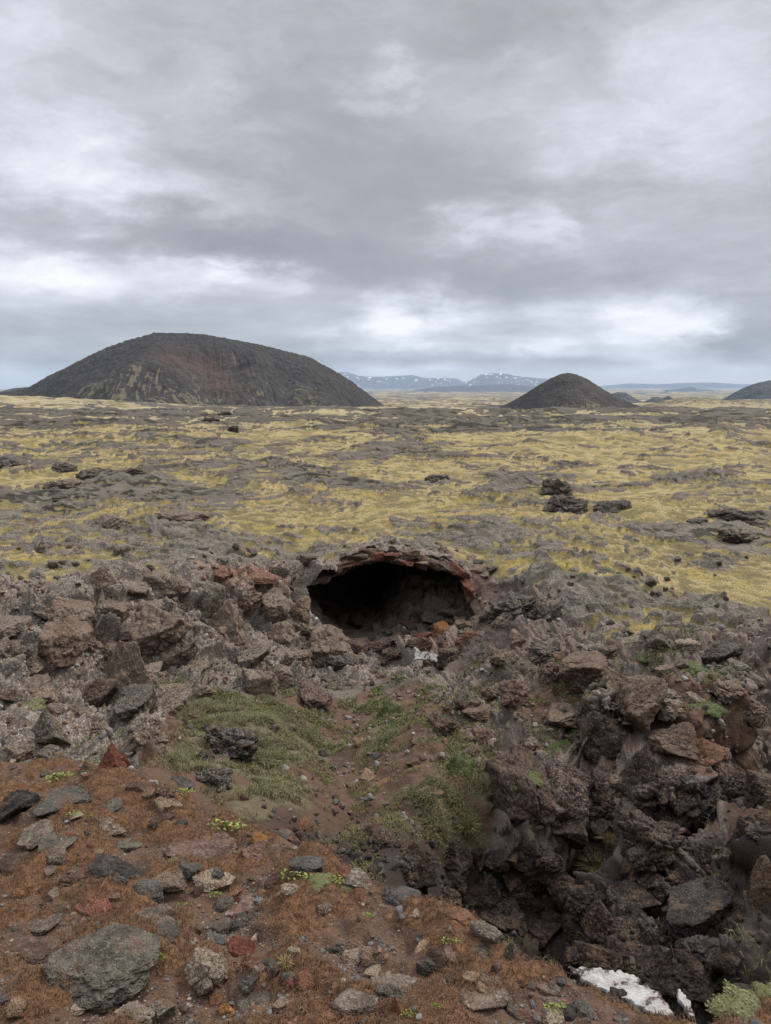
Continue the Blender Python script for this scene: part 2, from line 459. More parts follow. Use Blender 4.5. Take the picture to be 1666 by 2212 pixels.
def control_points():
    P = []
    for e in EDGE + HUMP: P.append(plane(*e))
    edge = [plane(*e) for e in EDGE]
    for k, e in enumerate(edge):
        n = e[:2] / np.linalg.norm(e[:2])
        f = np.clip((k - 4) / 6, 0, 1)                        # on the far left the ground only dips, further right it breaks off
        q = e[:2] + n * (.45 + .1 * (1 - f)); P.append(np.array([q[0], q[1], e[2] - (.35 + .6 * f)]))
        q = e[:2] + n * 1.1; P.append(np.array([q[0], q[1], e[2] - (.9 + .95 * f)]))
    for e in HUMP[1:]:
        p = plane(*e); n = p[:2] / np.linalg.norm(p[:2])
        q = p[:2] + n * .4; P.append(np.array([q[0], q[1], p[2] - .8]))
        q = p[:2] + n * 1.2; P.append(np.array([q[0], q[1], p[2] - 2.2]))
    for a in range(-100, 101, 20):
        for r in (.45, .9, 1.5):
            x, y = r * math.sin(R(a)), r * math.cos(R(a)); P.append(np.array([x, y, -SLOPE * y]))
    for a in (-100, -80, -60, -45):
        for r in (2.2, 3.4, 5.0):
            x, y = r * math.sin(R(a)), r * math.cos(R(a)); P.append(np.array([x, y, -SLOPE * y - .1 * (r > 4)]))
    for a in (60, 80, 100):
        for r in (2.2, 3.2):
            x, y = r * math.sin(R(a)), r * math.cos(R(a)); P.append(np.array([x, y, -SLOPE * y - .1]))
        for r, z in ((4.5, -1.9), (6.5, -2.1), (9, -2.2)):
            x, y = r * math.sin(R(a)), r * math.cos(R(a)); P.append(np.array([x, y, z]))
    T = [  # pit floor
        (560, 1720, 6.4), (420, 1620, 7.5), (760, 1590, 11.0), (1000, 1660, 7.7), (700, 1800, 6.3), (750, 1750, 7.6), (700, 1640, 9.9), (600, 1560, 9.5), (820, 1480, 12.8), (750, 1530, 12.0), (480, 1500, 11),
        (700, 1450, 13.5), (820, 1440, 15), (870, 1385, 16.4), (940, 1375, 16.4), (1000, 1345, 16.7), (770, 1385, 16.2), (900, 1560, 9.3), (900, 1650, 8.1), (850, 1700, 7.9), (880, 1745, 6.8),
        (900, 1790, 7), (800, 1850, 6.9), (1000, 1950, 6.9), (1200, 2050, 7.0), (1340, 2130, 7.0), (1500, 2180, 7.2), (1600, 2060, 7.9), (1666, 2150, 7.4),
        # right wall
        (1050, 1850, 7.2), (1100, 1750, 7.4), (1080, 1650, 8.3), (1050, 1550, 9.8), (1000, 1480, 11.8), (1000, 1410, 14.0), (1045, 1335, 16.3),
        (1065, 1270, 16.8), (1085, 1220, 17.2), (1130, 1290, 14.2), (1110, 1350, 13.5), (1200, 1375, 12.3), (1220, 1345, 13), (1250, 1320, 13.4), (1400, 1330, 13), (1400, 1390, 11.2),
        (1550, 1390, 10.9), (1680, 1385, 10.8), (1900, 1385, 10.8), (1300, 1480, 9.8), (1450, 1480, 9.2), (1600, 1480, 8.8), (1250, 1560, 8.9), (1400, 1560, 8.3), (1500, 1600, 7.8),
        (1600, 1600, 7.4), (1700, 1640, 6.9), (1850, 1640, 6.5), (1250, 1640, 8.1), (1250, 1720, 7.6), (1350, 1720, 7.3), (1350, 1820, 6.95), (1450, 1750, 6.9), (1450, 1880, 7.1),
        (1600, 1750, 6.6), (1600, 1860, 6.7), (1560, 1950, 7.7), (1660, 2000, 7.9), (1200, 1800, 7.3), (1200, 1900, 7.1), (1720, 1750, 6.2), (1750, 1900, 6.2), (1800, 2000, 6.0),
        # left wall
        (0, 1290, 11.5), (0, 1240, 13.5), (0, 1350, 10.3), (0, 1450, 9.3), (0, 1550, 8.0), (60, 1605, 7.3), (-150, 1300, 11), (-150, 1450, 9), (-150, 1570, 7.4), (-400, 1300, 10.5), (-400, 1500, 7.5),
        (150, 1300, 11.6), (150, 1400, 10.8), (150, 1500, 9.7), (150, 1605, 8.1), (300, 1262, 13), (300, 1330, 12.3), (300, 1430, 11.2), (300, 1530, 9.7), (300, 1605, 8.3),
        (450, 1243, 14.5), (450, 1300, 13.9), (450, 1400, 12.8), (450, 1480, 11.6), (600, 1233, 15.8), (600, 1300, 15.1), (600, 1400, 13.9), (600, 1470, 12.6), (680, 1365, 15.2), (700, 1420, 14.5),
        # brink over the cave
        (650, 1240, 16.5), (655, 1300, 16.1), (720, 1204, 16.8), (800, 1178, 17.0), (850, 1174, 17.0), (900, 1176, 17.05), (960, 1187, 17.1), (1010, 1206, 17.15), (1045, 1240, 17.1),
        (800, 1164, 18.2), (900, 1162, 18.3), (1000, 1184, 18.4), (700, 1190, 18.0)]
    for a in T: P.append(at(*a))
    for px in (-900, -500, -250, 0, 150, 300, 450, 600, 750, 900, 1050, 1200, 1350, 1500, 1680, 1950, 2200, 2600):
        s = max(0, (px - 1100)) / 560; s = min(s, 1)
        if px < 1150:
            P.append(at(px, 1160, 19.0 - .9 * max(0, (500 - px) / 500) * (px < 500)))
        else:
            P.append(at(px, 1260 - 30 * (1 - s), 15.5))
        for py, Y in ((1100, 25), (1050, 33), (1000, 47), (950, 82), (922, 145), (906, 270), (896, 560), (891, 900)):
            P.append(at(px, py, Y))
        ybase = float(np.interp(px, [0, 200, 400, 840, 1085, 1370, 1700], [852, 864, 879, 885, 889, 888, 876]))
        P.append(at(px, ybase, 1300)); P.append(at(px, min(ybase, 873), 2200))
        for py, Y in ((865, 4500), (854, 11000), (846, 22000), (839, 44000)): P.append(at(px, min(py, ybase), Y))
    return np.array(P)

def make_grid():
    dense = np.arange(-30.5, 30.51, .078)
    side = 30.5 + np.cumsum(np.linspace(.1, 1.6, 84)); side = side[side < 100]
    phi = np.radians(np.concatenate([-side[::-1], dense, side]))
    lr = [math.log(.5)]
    def eps(r):
        return float(np.interp(math.log(r), np.log([.5, 1.3, 1.6, 4.4, 5.5, 6, 18, 21, 60, 150, 700, 3000, 30000]),
                               [.05, .02, .0023, .0023, .005, .0017, .0018, .0034, .0045, .0055, .008, .02, .05]))
    while lr[-1] < math.log(45000): lr.append(lr[-1] + eps(math.exp(lr[-1])))
    return phi, np.array(lr)

PHI, LR = make_grid()
NC, NR = len(PHI), len(LR)
print('terrain grid', NR, NC, NR * NC)

def base_height():
    P = control_points()
    a = np.arctan2(P[:, 0], P[:, 1]); l = np.log(np.hypot(P[:, 0], P[:, 1]))
    # outer frame
    rs = [.3, .45, .9, 2.2, 4.5, 9, 20, 60, 200, 900, 4500, 12000, 60000]; zs = [0, 0, 0, -.3, -1.2, -1.9, -2.3, -3.4, -7.5, -25, -80, -100, -80]
    ex = [(s * R(104), math.log(r), z) for s in (-1, 1) for r, z in zip(rs, zs)]
    ex += [(R(t), math.log(.3), 0) for t in range(-90, 91, 15)] + [(R(t), math.log(60000), -70) for t in range(-90, 91, 15)]
    ex = np.array(ex)
    A = np.concatenate([a, ex[:, 0]]); L = np.concatenate([l, ex[:, 1]]); Z = np.concatenate([P[:, 2], ex[:, 2]])
    S = 1.4                                                     # weight of angle against log distance
    vs, _, fs, orig, *_ = delaunay_2d_cdt([Vector((x * S, y)) for x, y in zip(A, L)], [], [], 0, 1e-6)
    vx = np.array([v[:] for v in vs]); vz = np.array([Z[o[0]] for o in orig])
    H = np.full((NR, NC), np.nan)
    X = PHI * S
    for f in fs:
        (x0, y0), (x1, y1), (x2, y2) = vx[list(f)]
        j0, j1 = np.searchsorted(X, [min(x0, x1, x2) - 1e-9, max(x0, x1, x2) + 1e-9])
        i0, i1 = np.searchsorted(LR, [min(y0, y1, y2) - 1e-9, max(y0, y1, y2) + 1e-9])
        if j0 >= j1 or i0 >= i1: continue
        gx = X[None, j0:j1]; gy = LR[i0:i1, None]
        D = (y1 - y2) * (x0 - x2) + (x2 - x1) * (y0 - y2)
        if abs(D) < 1e-14: continue
        w0 = ((y1 - y2) * (gx - x2) + (x2 - x1) * (gy - y2)) / D
        w1 = ((y2 - y0) * (gx - x2) + (x0 - x2) * (gy - y2)) / D
        w2 = 1 - w0 - w1
        m = (w0 > -1e-6) & (w1 > -1e-6) & (w2 > -1e-6)
        sub = H[i0:i1, j0:j1]
        sub[m] = (w0 * vz[f[0]] + w1 * vz[f[1]] + w2 * vz[f[2]])[m]
    if np.isnan(H).any():
        idx = np.where(np.isnan(H)); H[idx] = np.interp(LR[idx[0]], np.log(rs), zs)
    return H

def blur(A, ki, kj):
    for ax, k in ((0, ki), (1, kj)):
        if k < 1: continue
        p = [(0, 0), (0, 0)]; p[ax] = (k, k)
        B = np.pad(A, p, mode='edge').cumsum(ax, dtype=np.float64)
        z = np.zeros_like(np.take(B, [0], ax)); B = np.concatenate([z, B], ax)
        n = A.shape[ax]
        A = (np.take(B, range(2 * k + 1, 2 * k + 1 + n), ax) - np.take(B, range(0, n), ax)) / (2 * k + 1)
    return A

Z0 = base_height()
Z0 = blur(blur(Z0, 7, 9), 7, 9)
RR = np.exp(LR)[:, None] * np.ones((1, NC))
GX = np.exp(LR)[:, None] * np.sin(PHI)[None]; GY = np.exp(LR)[:, None] * np.cos(PHI)[None]
PXb, PYb = proj(GX, GY, Z0)                                     # only used to lay out the zones below
_k = RR < 22
WX = np.zeros_like(PXb); WY = np.zeros_like(PYb)
WX[_k] = (.40 * fbm2(GX[_k], GY[_k], 1.3, 5, 601, .62)) * FPX / RR[_k]; WY[_k] = (.30 * fbm2(GX[_k], GY[_k], 1.3, 5, 611, .62)) * FPX / RR[_k] * .5

def poly(pts, r0, r1, k=4, warp=1.0):
    """soft mask of the ground inside an outline, between two distances"""
    pts = np.array(pts, float); m = np.zeros((NR, NC), bool)
    i0, i1 = np.searchsorted(LR, [math.log(r0), math.log(r1)])
    x, y = PXb[i0:i1] + warp * WX[i0:i1], PYb[i0:i1] + warp * WY[i0:i1]; s = np.zeros(x.shape, bool)
    for (xa, ya), (xb, yb) in zip(pts, np.roll(pts, -1, 0)):
        c = ((ya > y) != (yb > y))
        with np.errstate(divide='ignore', invalid='ignore'):
            s ^= c & (x < (xb - xa) * (y - ya) / (yb - ya) + xa)
    m[i0:i1] = s
    return blur(blur(m.astype(np.float32), k, k), k, k).astype(np.float32)

# zones ------------------------------------------------------------
ep = [plane(*e) for e in EDGE + HUMP]
ea = np.array([math.atan2(p[0], p[1]) for p in ep]); er = np.array([math.hypot(p[0], p[1]) for p in ep])
o = np.argsort(ea)
edge_r = np.interp(PHI, ea[o], er[o])[None]
MOUND = 1 - sstep(RR / edge_r, .99, 1.05)
WL = poly([(-600, 1285), (0, 1262), (150, 1262), (300, 1238), (450, 1222), (600, 1212), (680, 1222), (760, 1200), (840, 1180), (960, 1190), (1010, 1215), (1030, 1300), (1000, 1400), (960, 1430), (820, 1470), (720, 1470),
           (600, 1500), (480, 1480), (400, 1520), (360, 1620), (300, 1660), (0, 1650), (-600, 1620)], 5.0, 18.0, 5)
WR = poly([(1000, 1215), (1060, 1215), (1090, 1250), (1180, 1270), (1260, 1340), (1320, 1380), (1540, 1375), (2200, 1375), (2200, 2300), (1100, 2300), (1000, 2000), (1000, 1850), (1050, 1780), (1000, 1600), (960, 1500), (960, 1420), (1000, 1340)], 4.3, 18.0, 5)
WALL = np.clip(np.maximum(WL, WR), 0, 1) * (1 - MOUND)
FLOOR = poly([(330, 1500), (480, 1480), (600, 1495), (720, 1465), (830, 1460), (960, 1425), (1000, 1600), (1060, 1780), (1000, 1860), (1000, 2010), (1250, 2200), (900, 2000), (600, 1850), (300, 1700)], 4.2, 17.0, 5) * (1 - MOUND)
PLAIN = np.clip(1 - MOUND - np.maximum(WALL, FLOOR), 0, 1) * sstep(RR, 7.5, 10.5)
DIRT = np.maximum.reduce([
    .9 * poly([(700, 1500), (840, 1470), (900, 1500), (840, 1640), (700, 1720), (660, 1700), (720, 1620)], 7, 15, 8),
    poly([(840, 1480), (920, 1470), (990, 1560), (930, 1640), (860, 1680), (820, 1720), (830, 1780), (930, 1830), (1000, 1900), (1250, 1940), (1400, 2100), (1350, 2200), (1000, 2050), (780, 1880), (690, 1760), (690, 1690), (800, 1650), (850, 1600)], 4.4, 13.5, 8),
    .9 * poly([(1400, 1450), (1500, 1430), (1680, 1450), (1900, 1450), (1900, 1800), (1620, 1850), (1560, 1680), (1480, 1590), (1430, 1560)], 5.5, 10, 8),
    .7 * poly([(1160, 1410), (1290, 1440), (1300, 1500), (1180, 1590), (1100, 1560)], 7, 13, 10)])
GRASS = np.maximum.reduce([
    poly([(360, 1490), (510, 1480), (610, 1540), (690, 1570), (720, 1610), (640, 1660), (660, 1790), (560, 1760), (460, 1680), (370, 1640)], 4.8, 13, 10),
    .9 * poly([(800, 1500), (860, 1480), (880, 1540), (830, 1630), (780, 1630)], 8, 14, 8),
    .9 * poly([(820, 1720), (910, 1690), (980, 1740), (1010, 1850), (1120, 1920), (1100, 1960), (960, 1860), (830, 1790)], 5.5, 9, 8),
    .8 * poly([(930, 1590), (1060, 1600), (1080, 1780), (980, 1760)], 6, 10.5, 8),
    .7 * poly([(1180, 1560), (1280, 1570), (1260, 1640), (1160, 1620)], 6.5, 10.5, 8),
    .45 * poly([(1090, 1225), (1250, 1205), (1700, 1250), (1900, 1250), (1900, 1385), (1380, 1385), (1200, 1310)], 9.5, 18, 14)])
RED = np.maximum.reduce([poly([(430, 1230), (560, 1225), (640, 1240), (600, 1270), (450, 1270)], 11, 18, 6),
                         poly([(1000, 1240), (1035, 1240), (1060, 1300), (1030, 1350), (1015, 1340)], 14, 18, 8) * .7,
                         .8 * poly([(700, 1200), (830, 1180), (960, 1190), (1010, 1240), (940, 1240), (760, 1240)], 15.5, 17.2, 4),
                         .6 * poly([(840, 1365), (960, 1350), (970, 1400), (860, 1410)], 14, 18, 6)])

# ------------------------------------------------------------------ terrain: relief
def relief():
    H = Z0.copy(); X, Y = GX, GY
    cell = np.maximum(RR * np.gradient(LR)[:, None], RR * np.gradient(PHI)[None])
    moss = np.zeros((NR, NC), np.float32); far = sstep(np.log(RR), math.log(60), math.log(260)).astype(np.float32)
    i0 = np.searchsorted(LR, math.log(7.0))
    s = np.s_[i0:]
    x, y, r, pl = X[s], Y[s], RR[s], PLAIN[s]
    lg = np.log(r)
    def amp(rs, vs): return np.interp(lg, np.log(rs), vs)
    # wide swells
    H[s] += pl * amp([8, 20, 60, 300, 3000], [.0, .12, .35, 1.2, 3]) * fbm2(x, y * .8, 26, 2, 3)
    H[s] += pl * amp([20, 80, 400, 3000], [0, .25, 2.2, 6]) * fbm2(x, y, 160, 2, 9)
    # where bare lava shows: clustered, at every size that can be told apart
    wx = x + 1.5 * pn2(x / 5, y / 5, 91); wy = y + 1.5 * pn2(x / 5, y / 5, 92)
    n = np.zeros_like(x); tot = 1e-6; fine = np.zeros_like(x)
    for L, k in ((420, 19), (180, 20), (75, 21), (32, 22), (14, 23), (6.2, 24), (2.7, 25), (1.2, 26), (.55, 27), (.25, 28)):
        vis = sstep(L / np.maximum(np.sqrt(cell[s] * r * .00136), 1e-3), 1.2, 3.0) * np.exp(-np.maximum(0, np.log(L) - (np.log(r) - .9)) ** 2 / .6)
        q = pn2(wx / L + 3.1 * k, wy / L, k)
        kg = vis * np.interp(L / r, [.003, .02, .08, .3, .6], [.72, .92, 1.0, .95, .7])
        n += kg * q; tot = tot + kg ** 2
        fine += vis * (L < .06 * r) * q
    n /= np.sqrt(tot) * .30
    # share of ground under moss, by distance
    cov = amp([9, 14, 17, 20, 27, 40, 80, 150, 300, 900, 2500], [.26, .30, .42, .60, .74, .78, .78, .62, .54, .50, .42])
    cov = cov - .20 * np.exp(-((PXb[s] - 880) / 200) ** 2) * np.exp(-((PYb[s] - 1130) / 55) ** 2) + .25 * np.exp(-((PXb[s] - 1400) / 330) ** 2) * np.exp(-((PYb[s] - 985) / 40) ** 2)
    cov = cov + .25 * np.exp(-((PXb[s] - 600) / 150) ** 2) * np.exp(-((PYb[s] - 1115) / 25) ** 2) + .3 * np.exp(-((PXb[s] - 1390) / 150) ** 2) * np.exp(-((PYb[s] - 1115) / 22) ** 2)
    cov = cov - .12 * np.exp(-((PXb[s] - 700) / 500) ** 2) * np.exp(-((PYb[s] - 1060) / 16) ** 2)
    cov = np.clip(cov, .04, .95)
    hm = np.zeros_like(x)
    for L, k, ra, rb in ((5.0, 141, 17, 60), (11, 142, 22, 140), (28, 143, 60, 500), (80, 144, 200, 700)):
        q = 1 - 2.6 * np.abs(pn2(wx / L + .3 * pn2(wx / L * 2, wy / L * 2, k + 9), wy / L * .8, k)) + .5 * pn2(wx / L * 2.3, wy / L * 2.3, k + 3)
        q = np.clip(q - .15, 0, 1.2) * sstep(lg, math.log(ra), math.log(ra * 1.35)) * (1 - sstep(lg, math.log(rb), math.log(rb * 1.6)))
        hm = np.maximum(hm, q); H[s] += pl * q * L * .030
    cov = np.clip(cov + .10 - .28 * hm, .04, .95)
    thr = np.interp(cov, [.02, .1, .2, .3, .4, .5, .6, .7, .8, .9, .97], [-2.05, -1.28, -.84, -.52, -.25, 0, .25, .52, .84, 1.28, 1.9])
    lava = sstep(n, thr - .12, thr + .12)
    # jagged lava relief
    jag = np.zeros_like(x)
    for L, k in ((.45, 31), (1.0, 32), (2.3, 33), (6, 34), (16, 35), (40, 36)):
        vis = sstep(L / np.maximum(cell[s], 1e-3), 2.0, 5.0)
        a = L * np.exp(-np.maximum(0, np.log(L) - (np.log(r) - 2.6)) ** 2 / .5)
        rid = 1 - 2.2 * np.abs(pn2(wx / L, wy / L, k))
        jag += vis * a * rid * (.16 if L < 3 else .13)
    jag = np.minimum(jag, amp([8, 30, 200, 1000], [.4, .7, 2.2, 5]))
    H[s] += pl * (.35 + .65 * lava) * jag * amp([8, 14, 20, 60, 200, 2000], [.30, .30, .34, .42, .60, .6])
    H[s] += pl * amp([8, 20, 100, 1000], [.02, .03, .05, .1]) * np.clip(n, -1.5, 2)
    H[s] += pl * (1 - lava) * amp([8, 30, 100], [.03, .05, .1]) * fbm2(x, y, .9, 3, 51)
    # pahoehoe crust near the pit: stepped, tilted plates
    near = pl * (1 - sstep(r, 24, 40))
    pw = np.where(near > .01)
    xx, yy = x[pw], y[pw]
    zz = np.zeros_like(xx)
    wx2 = xx + .35 * pn2(xx / .9, yy / .9, 63); wy2 = yy + .35 * pn2(xx / .9, yy / .9, 64)
    plate = plates(np.stack([wx2 / 1.6, wy2 / 1.0, zz], 1), .26, .12, 5, .07) + plates(np.stack([wx2 / .55, wy2 / .36, zz], 1), .13, .06, 6, .08) + plates(np.stack([wx2 / .2, wy2 / .14, zz], 1), .045, .03, 7, .08)
    rough = .05 * (1 - 2.4 * np.abs(pn2(xx / .30, yy / .22, 65))) + .035 * (1 - 2.4 * np.abs(pn2(xx / .13, yy / .1, 66))) + .02 * pn2(xx / .06, yy / .05, 67)
    H_s = H[s]; H_s[pw] += near[pw] * (.35 + .65 * lava[pw]) * (plate * np.interp(r[pw], [9, 14, 18, 24, 40], [.5, .45, .34, .26, .2]) + rough * np.interp(r[pw], [9, 16, 40], [.6, .45, .3]))
    ropes = np.sin((yy + .8 * pn2(xx / 1.3, yy / 1.3, 61) + .12 * xx) * 13 + 4 * pn2(xx / .6, yy / .6, 62))
    H_s[pw] += near[pw] * lava[pw] * .014 * ropes
    H[s] = H_s
    moss[s] = (1 - lava) * pl
    mv = np.zeros((NR, NC), np.float32); mv[s] = .5 + .45 * fine + .12 * n * 0
    # mound: hummocky dead moss
    k = MOUND > .001
    xx, yy = X[k], Y[k]
    hum = fbm2(xx, yy, .42, 4, 71, .55)
    H[k] += MOUND[k] * sstep(RR[k], .4, 1.0) * (.075 * hum + .025 * fbm2(xx, yy, .11, 2, 75))
    rust = np.zeros((NR, NC), np.float32)
    rust[k] = MOUND[k] * (.5 + .85 * hum + .0 + .12 * sstep(RR[k], 2.0, 3.4))
    # pit floor
    k = (FLOOR > .001)
    xx, yy = X[k], Y[k]
    H[k] += FLOOR[k] * (.11 * fbm2(xx, yy, 1.0, 4, 81) + .03 * fbm2(xx, yy, .22, 2, 85))
    rust = np.where(MOUND > .001, rust, np.where(RR < 20, mv * PLAIN + .22 * (1 - PLAIN), mv))
    return H, moss, far, rust

Z1, MOSS, FARM, RUST = relief()

def grid_normals(P):
    du = np.gradient(P, axis=1); dv = np.gradient(P, axis=0)
    n = np.cross(du, dv); n /= np.linalg.norm(n, axis=2)[..., None] + 1e-12
    return n

P0 = np.stack([GX, GY, Z1], 2)
def broken_rock(P):
    """the pit walls: collapsed blocks, pushed along the slope's own normal"""
    Nrm = grid_normals(np.stack([GX, GY, blur(blur(Z1, 12, 14), 12, 14)], 2))
    k = np.where(WALL > .01)
    p = P[k]; n = Nrm[k]; wt = WALL[k][:, None]
    q = p + .10 * np.stack([pn3(p / .8, 101), pn3(p / .8, 102), pn3(p / .8, 103)], 1)
    d = np.zeros(len(p)); calm = 1 - .6 * np.exp(-((p[:, 0] - 2.3) / .9) ** 2 - ((p[:, 1] - 17) / 1.5) ** 2)
    for size, amp_, crack, sd in ((.95, .36, .12, 111), (.40, .15, .07, 112), (.16, .045, .03, 113)):
        d += plates(q / size, amp_, crack, sd)
    d += .09 * fbm3(p, .5, 4, 121, .55) + .035 * (1 - 2.4 * np.abs(pn3(p / .16, 125))) + .02 * fbm3(p, .07, 2, 126)
    soft = 1 - .5 * np.clip(DIRT[k] + .6 * GRASS[k], 0, 1)
    out = P.copy()
    out[k] += n * (d * soft * calm)[:, None] * wt
    return out, Nrm
P1, NRM = broken_rock(P0)

# undercut in the right wall: the mouth of a second, lower hollow
def undercut(P):
    k = np.where((RR > 5.2) & (RR < 9.6) & (MOUND < .5))
    p = P[k]; out = P.copy(); px, py = proj(p[:, 0], p[:, 1], p[:, 2])
    for cx, cy, cd, wx, wz, deep in ((1615, 1990, 7.2, .95, .62, 2.6), (1295, 1720, 7.5, .14, .45, .8), (1330, 1660, 7.8, .16, .22, .6), (1500, 1690, 7.0, .3, .14, .7), (1350, 1570, 8.4, .2, .12, .5), (1610, 1545, 8.0, .10, .14, .4)):
        c = at(cx, cy, cd)
        e = ((p[:, 0] - c[0]) / wx) ** 2 + ((p[:, 2] - c[2]) / wz) ** 2
        out[k] += (np.exp(-e * 1.1) * deep * np.exp(-((p[:, 1] - cd) / 1.6) ** 4))[:, None] * np.array([.25, .95, -.12])
    return out
P1 = undercut(P1)
ZF = P1[..., 2]

def hit(px, py, rmin=1.3, rmax=60000):
    """where the ground first meets the sight line of a picture point: position, normal, grid index"""
    d = ray(px, py); a = math.atan2(d[0], 1.0)
    j = int(np.clip(np.searchsorted(PHI, a), 0, NC - 1))
    if j > 0 and abs(PHI[j - 1] - a) < abs(PHI[j] - a): j -= 1
    zr = CAM_H + d[2] * GY[:, j]
    ok = np.where((Z1[:, j] >= zr) & (RR[:, j] > rmin) & (RR[:, j] < rmax))[0]
    i = int(ok[0]) if len(ok) else NR - 2
    if HOLE[i, j]:
        xr = d[0] * 17; t = float(sstep(np.array(xr), -.3, .7)); k = .45 * t - .1 * (1 - t)
        z0 = CAM_H - (.3475 - .017 * min(max(xr, -1), 2.3)) * 16.95
        Y = (CAM_H - z0 + k * 16.9) / (k - d[2])
        if 16.2 < Y < 24: return np.array([d[0] * Y, Y, CAM_H + d[2] * Y]), np.array([0, 0, 1.0]), (i, j)
    return P1[i, j].copy(), NRM[i, j].copy(), (i, j)

def depth_of(p):
    return p[1] * CP_ - (p[2] - CAM_H) * SP_

MOUTH = [(661, 1255), (704, 1248), (747, 1230), (776, 1213), (826, 1207), (854, 1213), (883, 1219), (908, 1218), (947, 1225), (976, 1238), (994, 1250), (1005, 1269), (1015, 1301), (1031, 1330),
         (1000, 1352), (919, 1365), (854, 1372), (797, 1382), (750, 1376), (708, 1350), (670, 1300)]

HOLE = poly(MOUTH, 15.6, 18.2, 1, 0) > .5
def build_terrain():
    idx = np.arange(NR * NC).reshape(NR, NC)
    F = np.stack([idx[:-1, :-1], idx[:-1, 1:], idx[1:, 1:], idx[1:, :-1]], 2).reshape(-1, 4)[:, ::-1]
    hole = HOLE
    hf = hole[:-1, :-1] & hole[:-1, 1:] & hole[1:, 1:] & hole[1:, :-1]
    F = F[~hf.ravel()]
    soil = np.clip(np.maximum(MOUND, DIRT), 0, 1)
    moss = np.clip(MOSS, 0, 1)
    kk = (WALL + FLOOR) > .02
    ns = np.zeros_like(soil); ns[kk] = fbm2(GX[kk], GY[kk], .7, 3, 141)
    soil = np.maximum(soil, FLOOR * .8 * sstep(PYb, 1460, 1540))
    flatness = sstep(grid_normals(P1)[..., 2], .62, .9)
    soil = np.maximum(soil, (WR * .75 + WL * .3) * np.clip(flatness * (.7 + ns), 0, 1) * (1 - MOUND))
    soil = np.maximum(soil, np.clip(1 - MOUND - WALL - FLOOR - PLAIN, 0, 1))
    lowpit = sstep(PYb, 1780, 1900) * WR
    soil = np.maximum(soil, lowpit * .45)
    # some moss on the walls
    k = WALL > .05
    wm = np.zeros_like(moss)
    wm[k] = .42 * sstep(fbm2(GX[k], GY[k], 1.4, 3, 131), .12, .5) * sstep(NRM[..., 2][k], .55, .85)
    moss = np.maximum(moss, wm)
    zone = np.stack([moss, soil, np.clip(GRASS, 0, 1) * (1 - MOUND), np.clip(RED, 0, 1)], 2).reshape(-1, 4)
    brown = np.clip(np.maximum(WALL * .75, MOUND), 0, 1); brown = brown + WR * .25
    lich = (1 - .75 * sstep(RR, 18, 45)) * np.clip(.75 * WALL + .55 * PLAIN + .2, 0, 1) * (1 - .6 * WR)
    extra = np.stack([RUST, FARM, np.clip(brown, 0, 1), lich], 2).reshape(-1, 4)
    me = mesh_from('terrain', P1.reshape(-1, 3), F, [M_GROUND], {'zone': zone, 'extra': extra, 'pit_shade': np.stack([np.clip(sstep(PYb + 40 * WX / 100, 1690, 1880) * (FLOOR + WR) * (1 - MOUND), 0, 1), PLAIN * sstep(RR, 14, 24), 0 * PLAIN, 0 * PLAIN + 1], 2).reshape(-1, 4)})  # red channel of the last attribute paints shade on the lower pit ground
    link('terrain', me, 'mossy lava plain with a collapsed pit in front', 'terrain', kind='structure')
build_terrain()
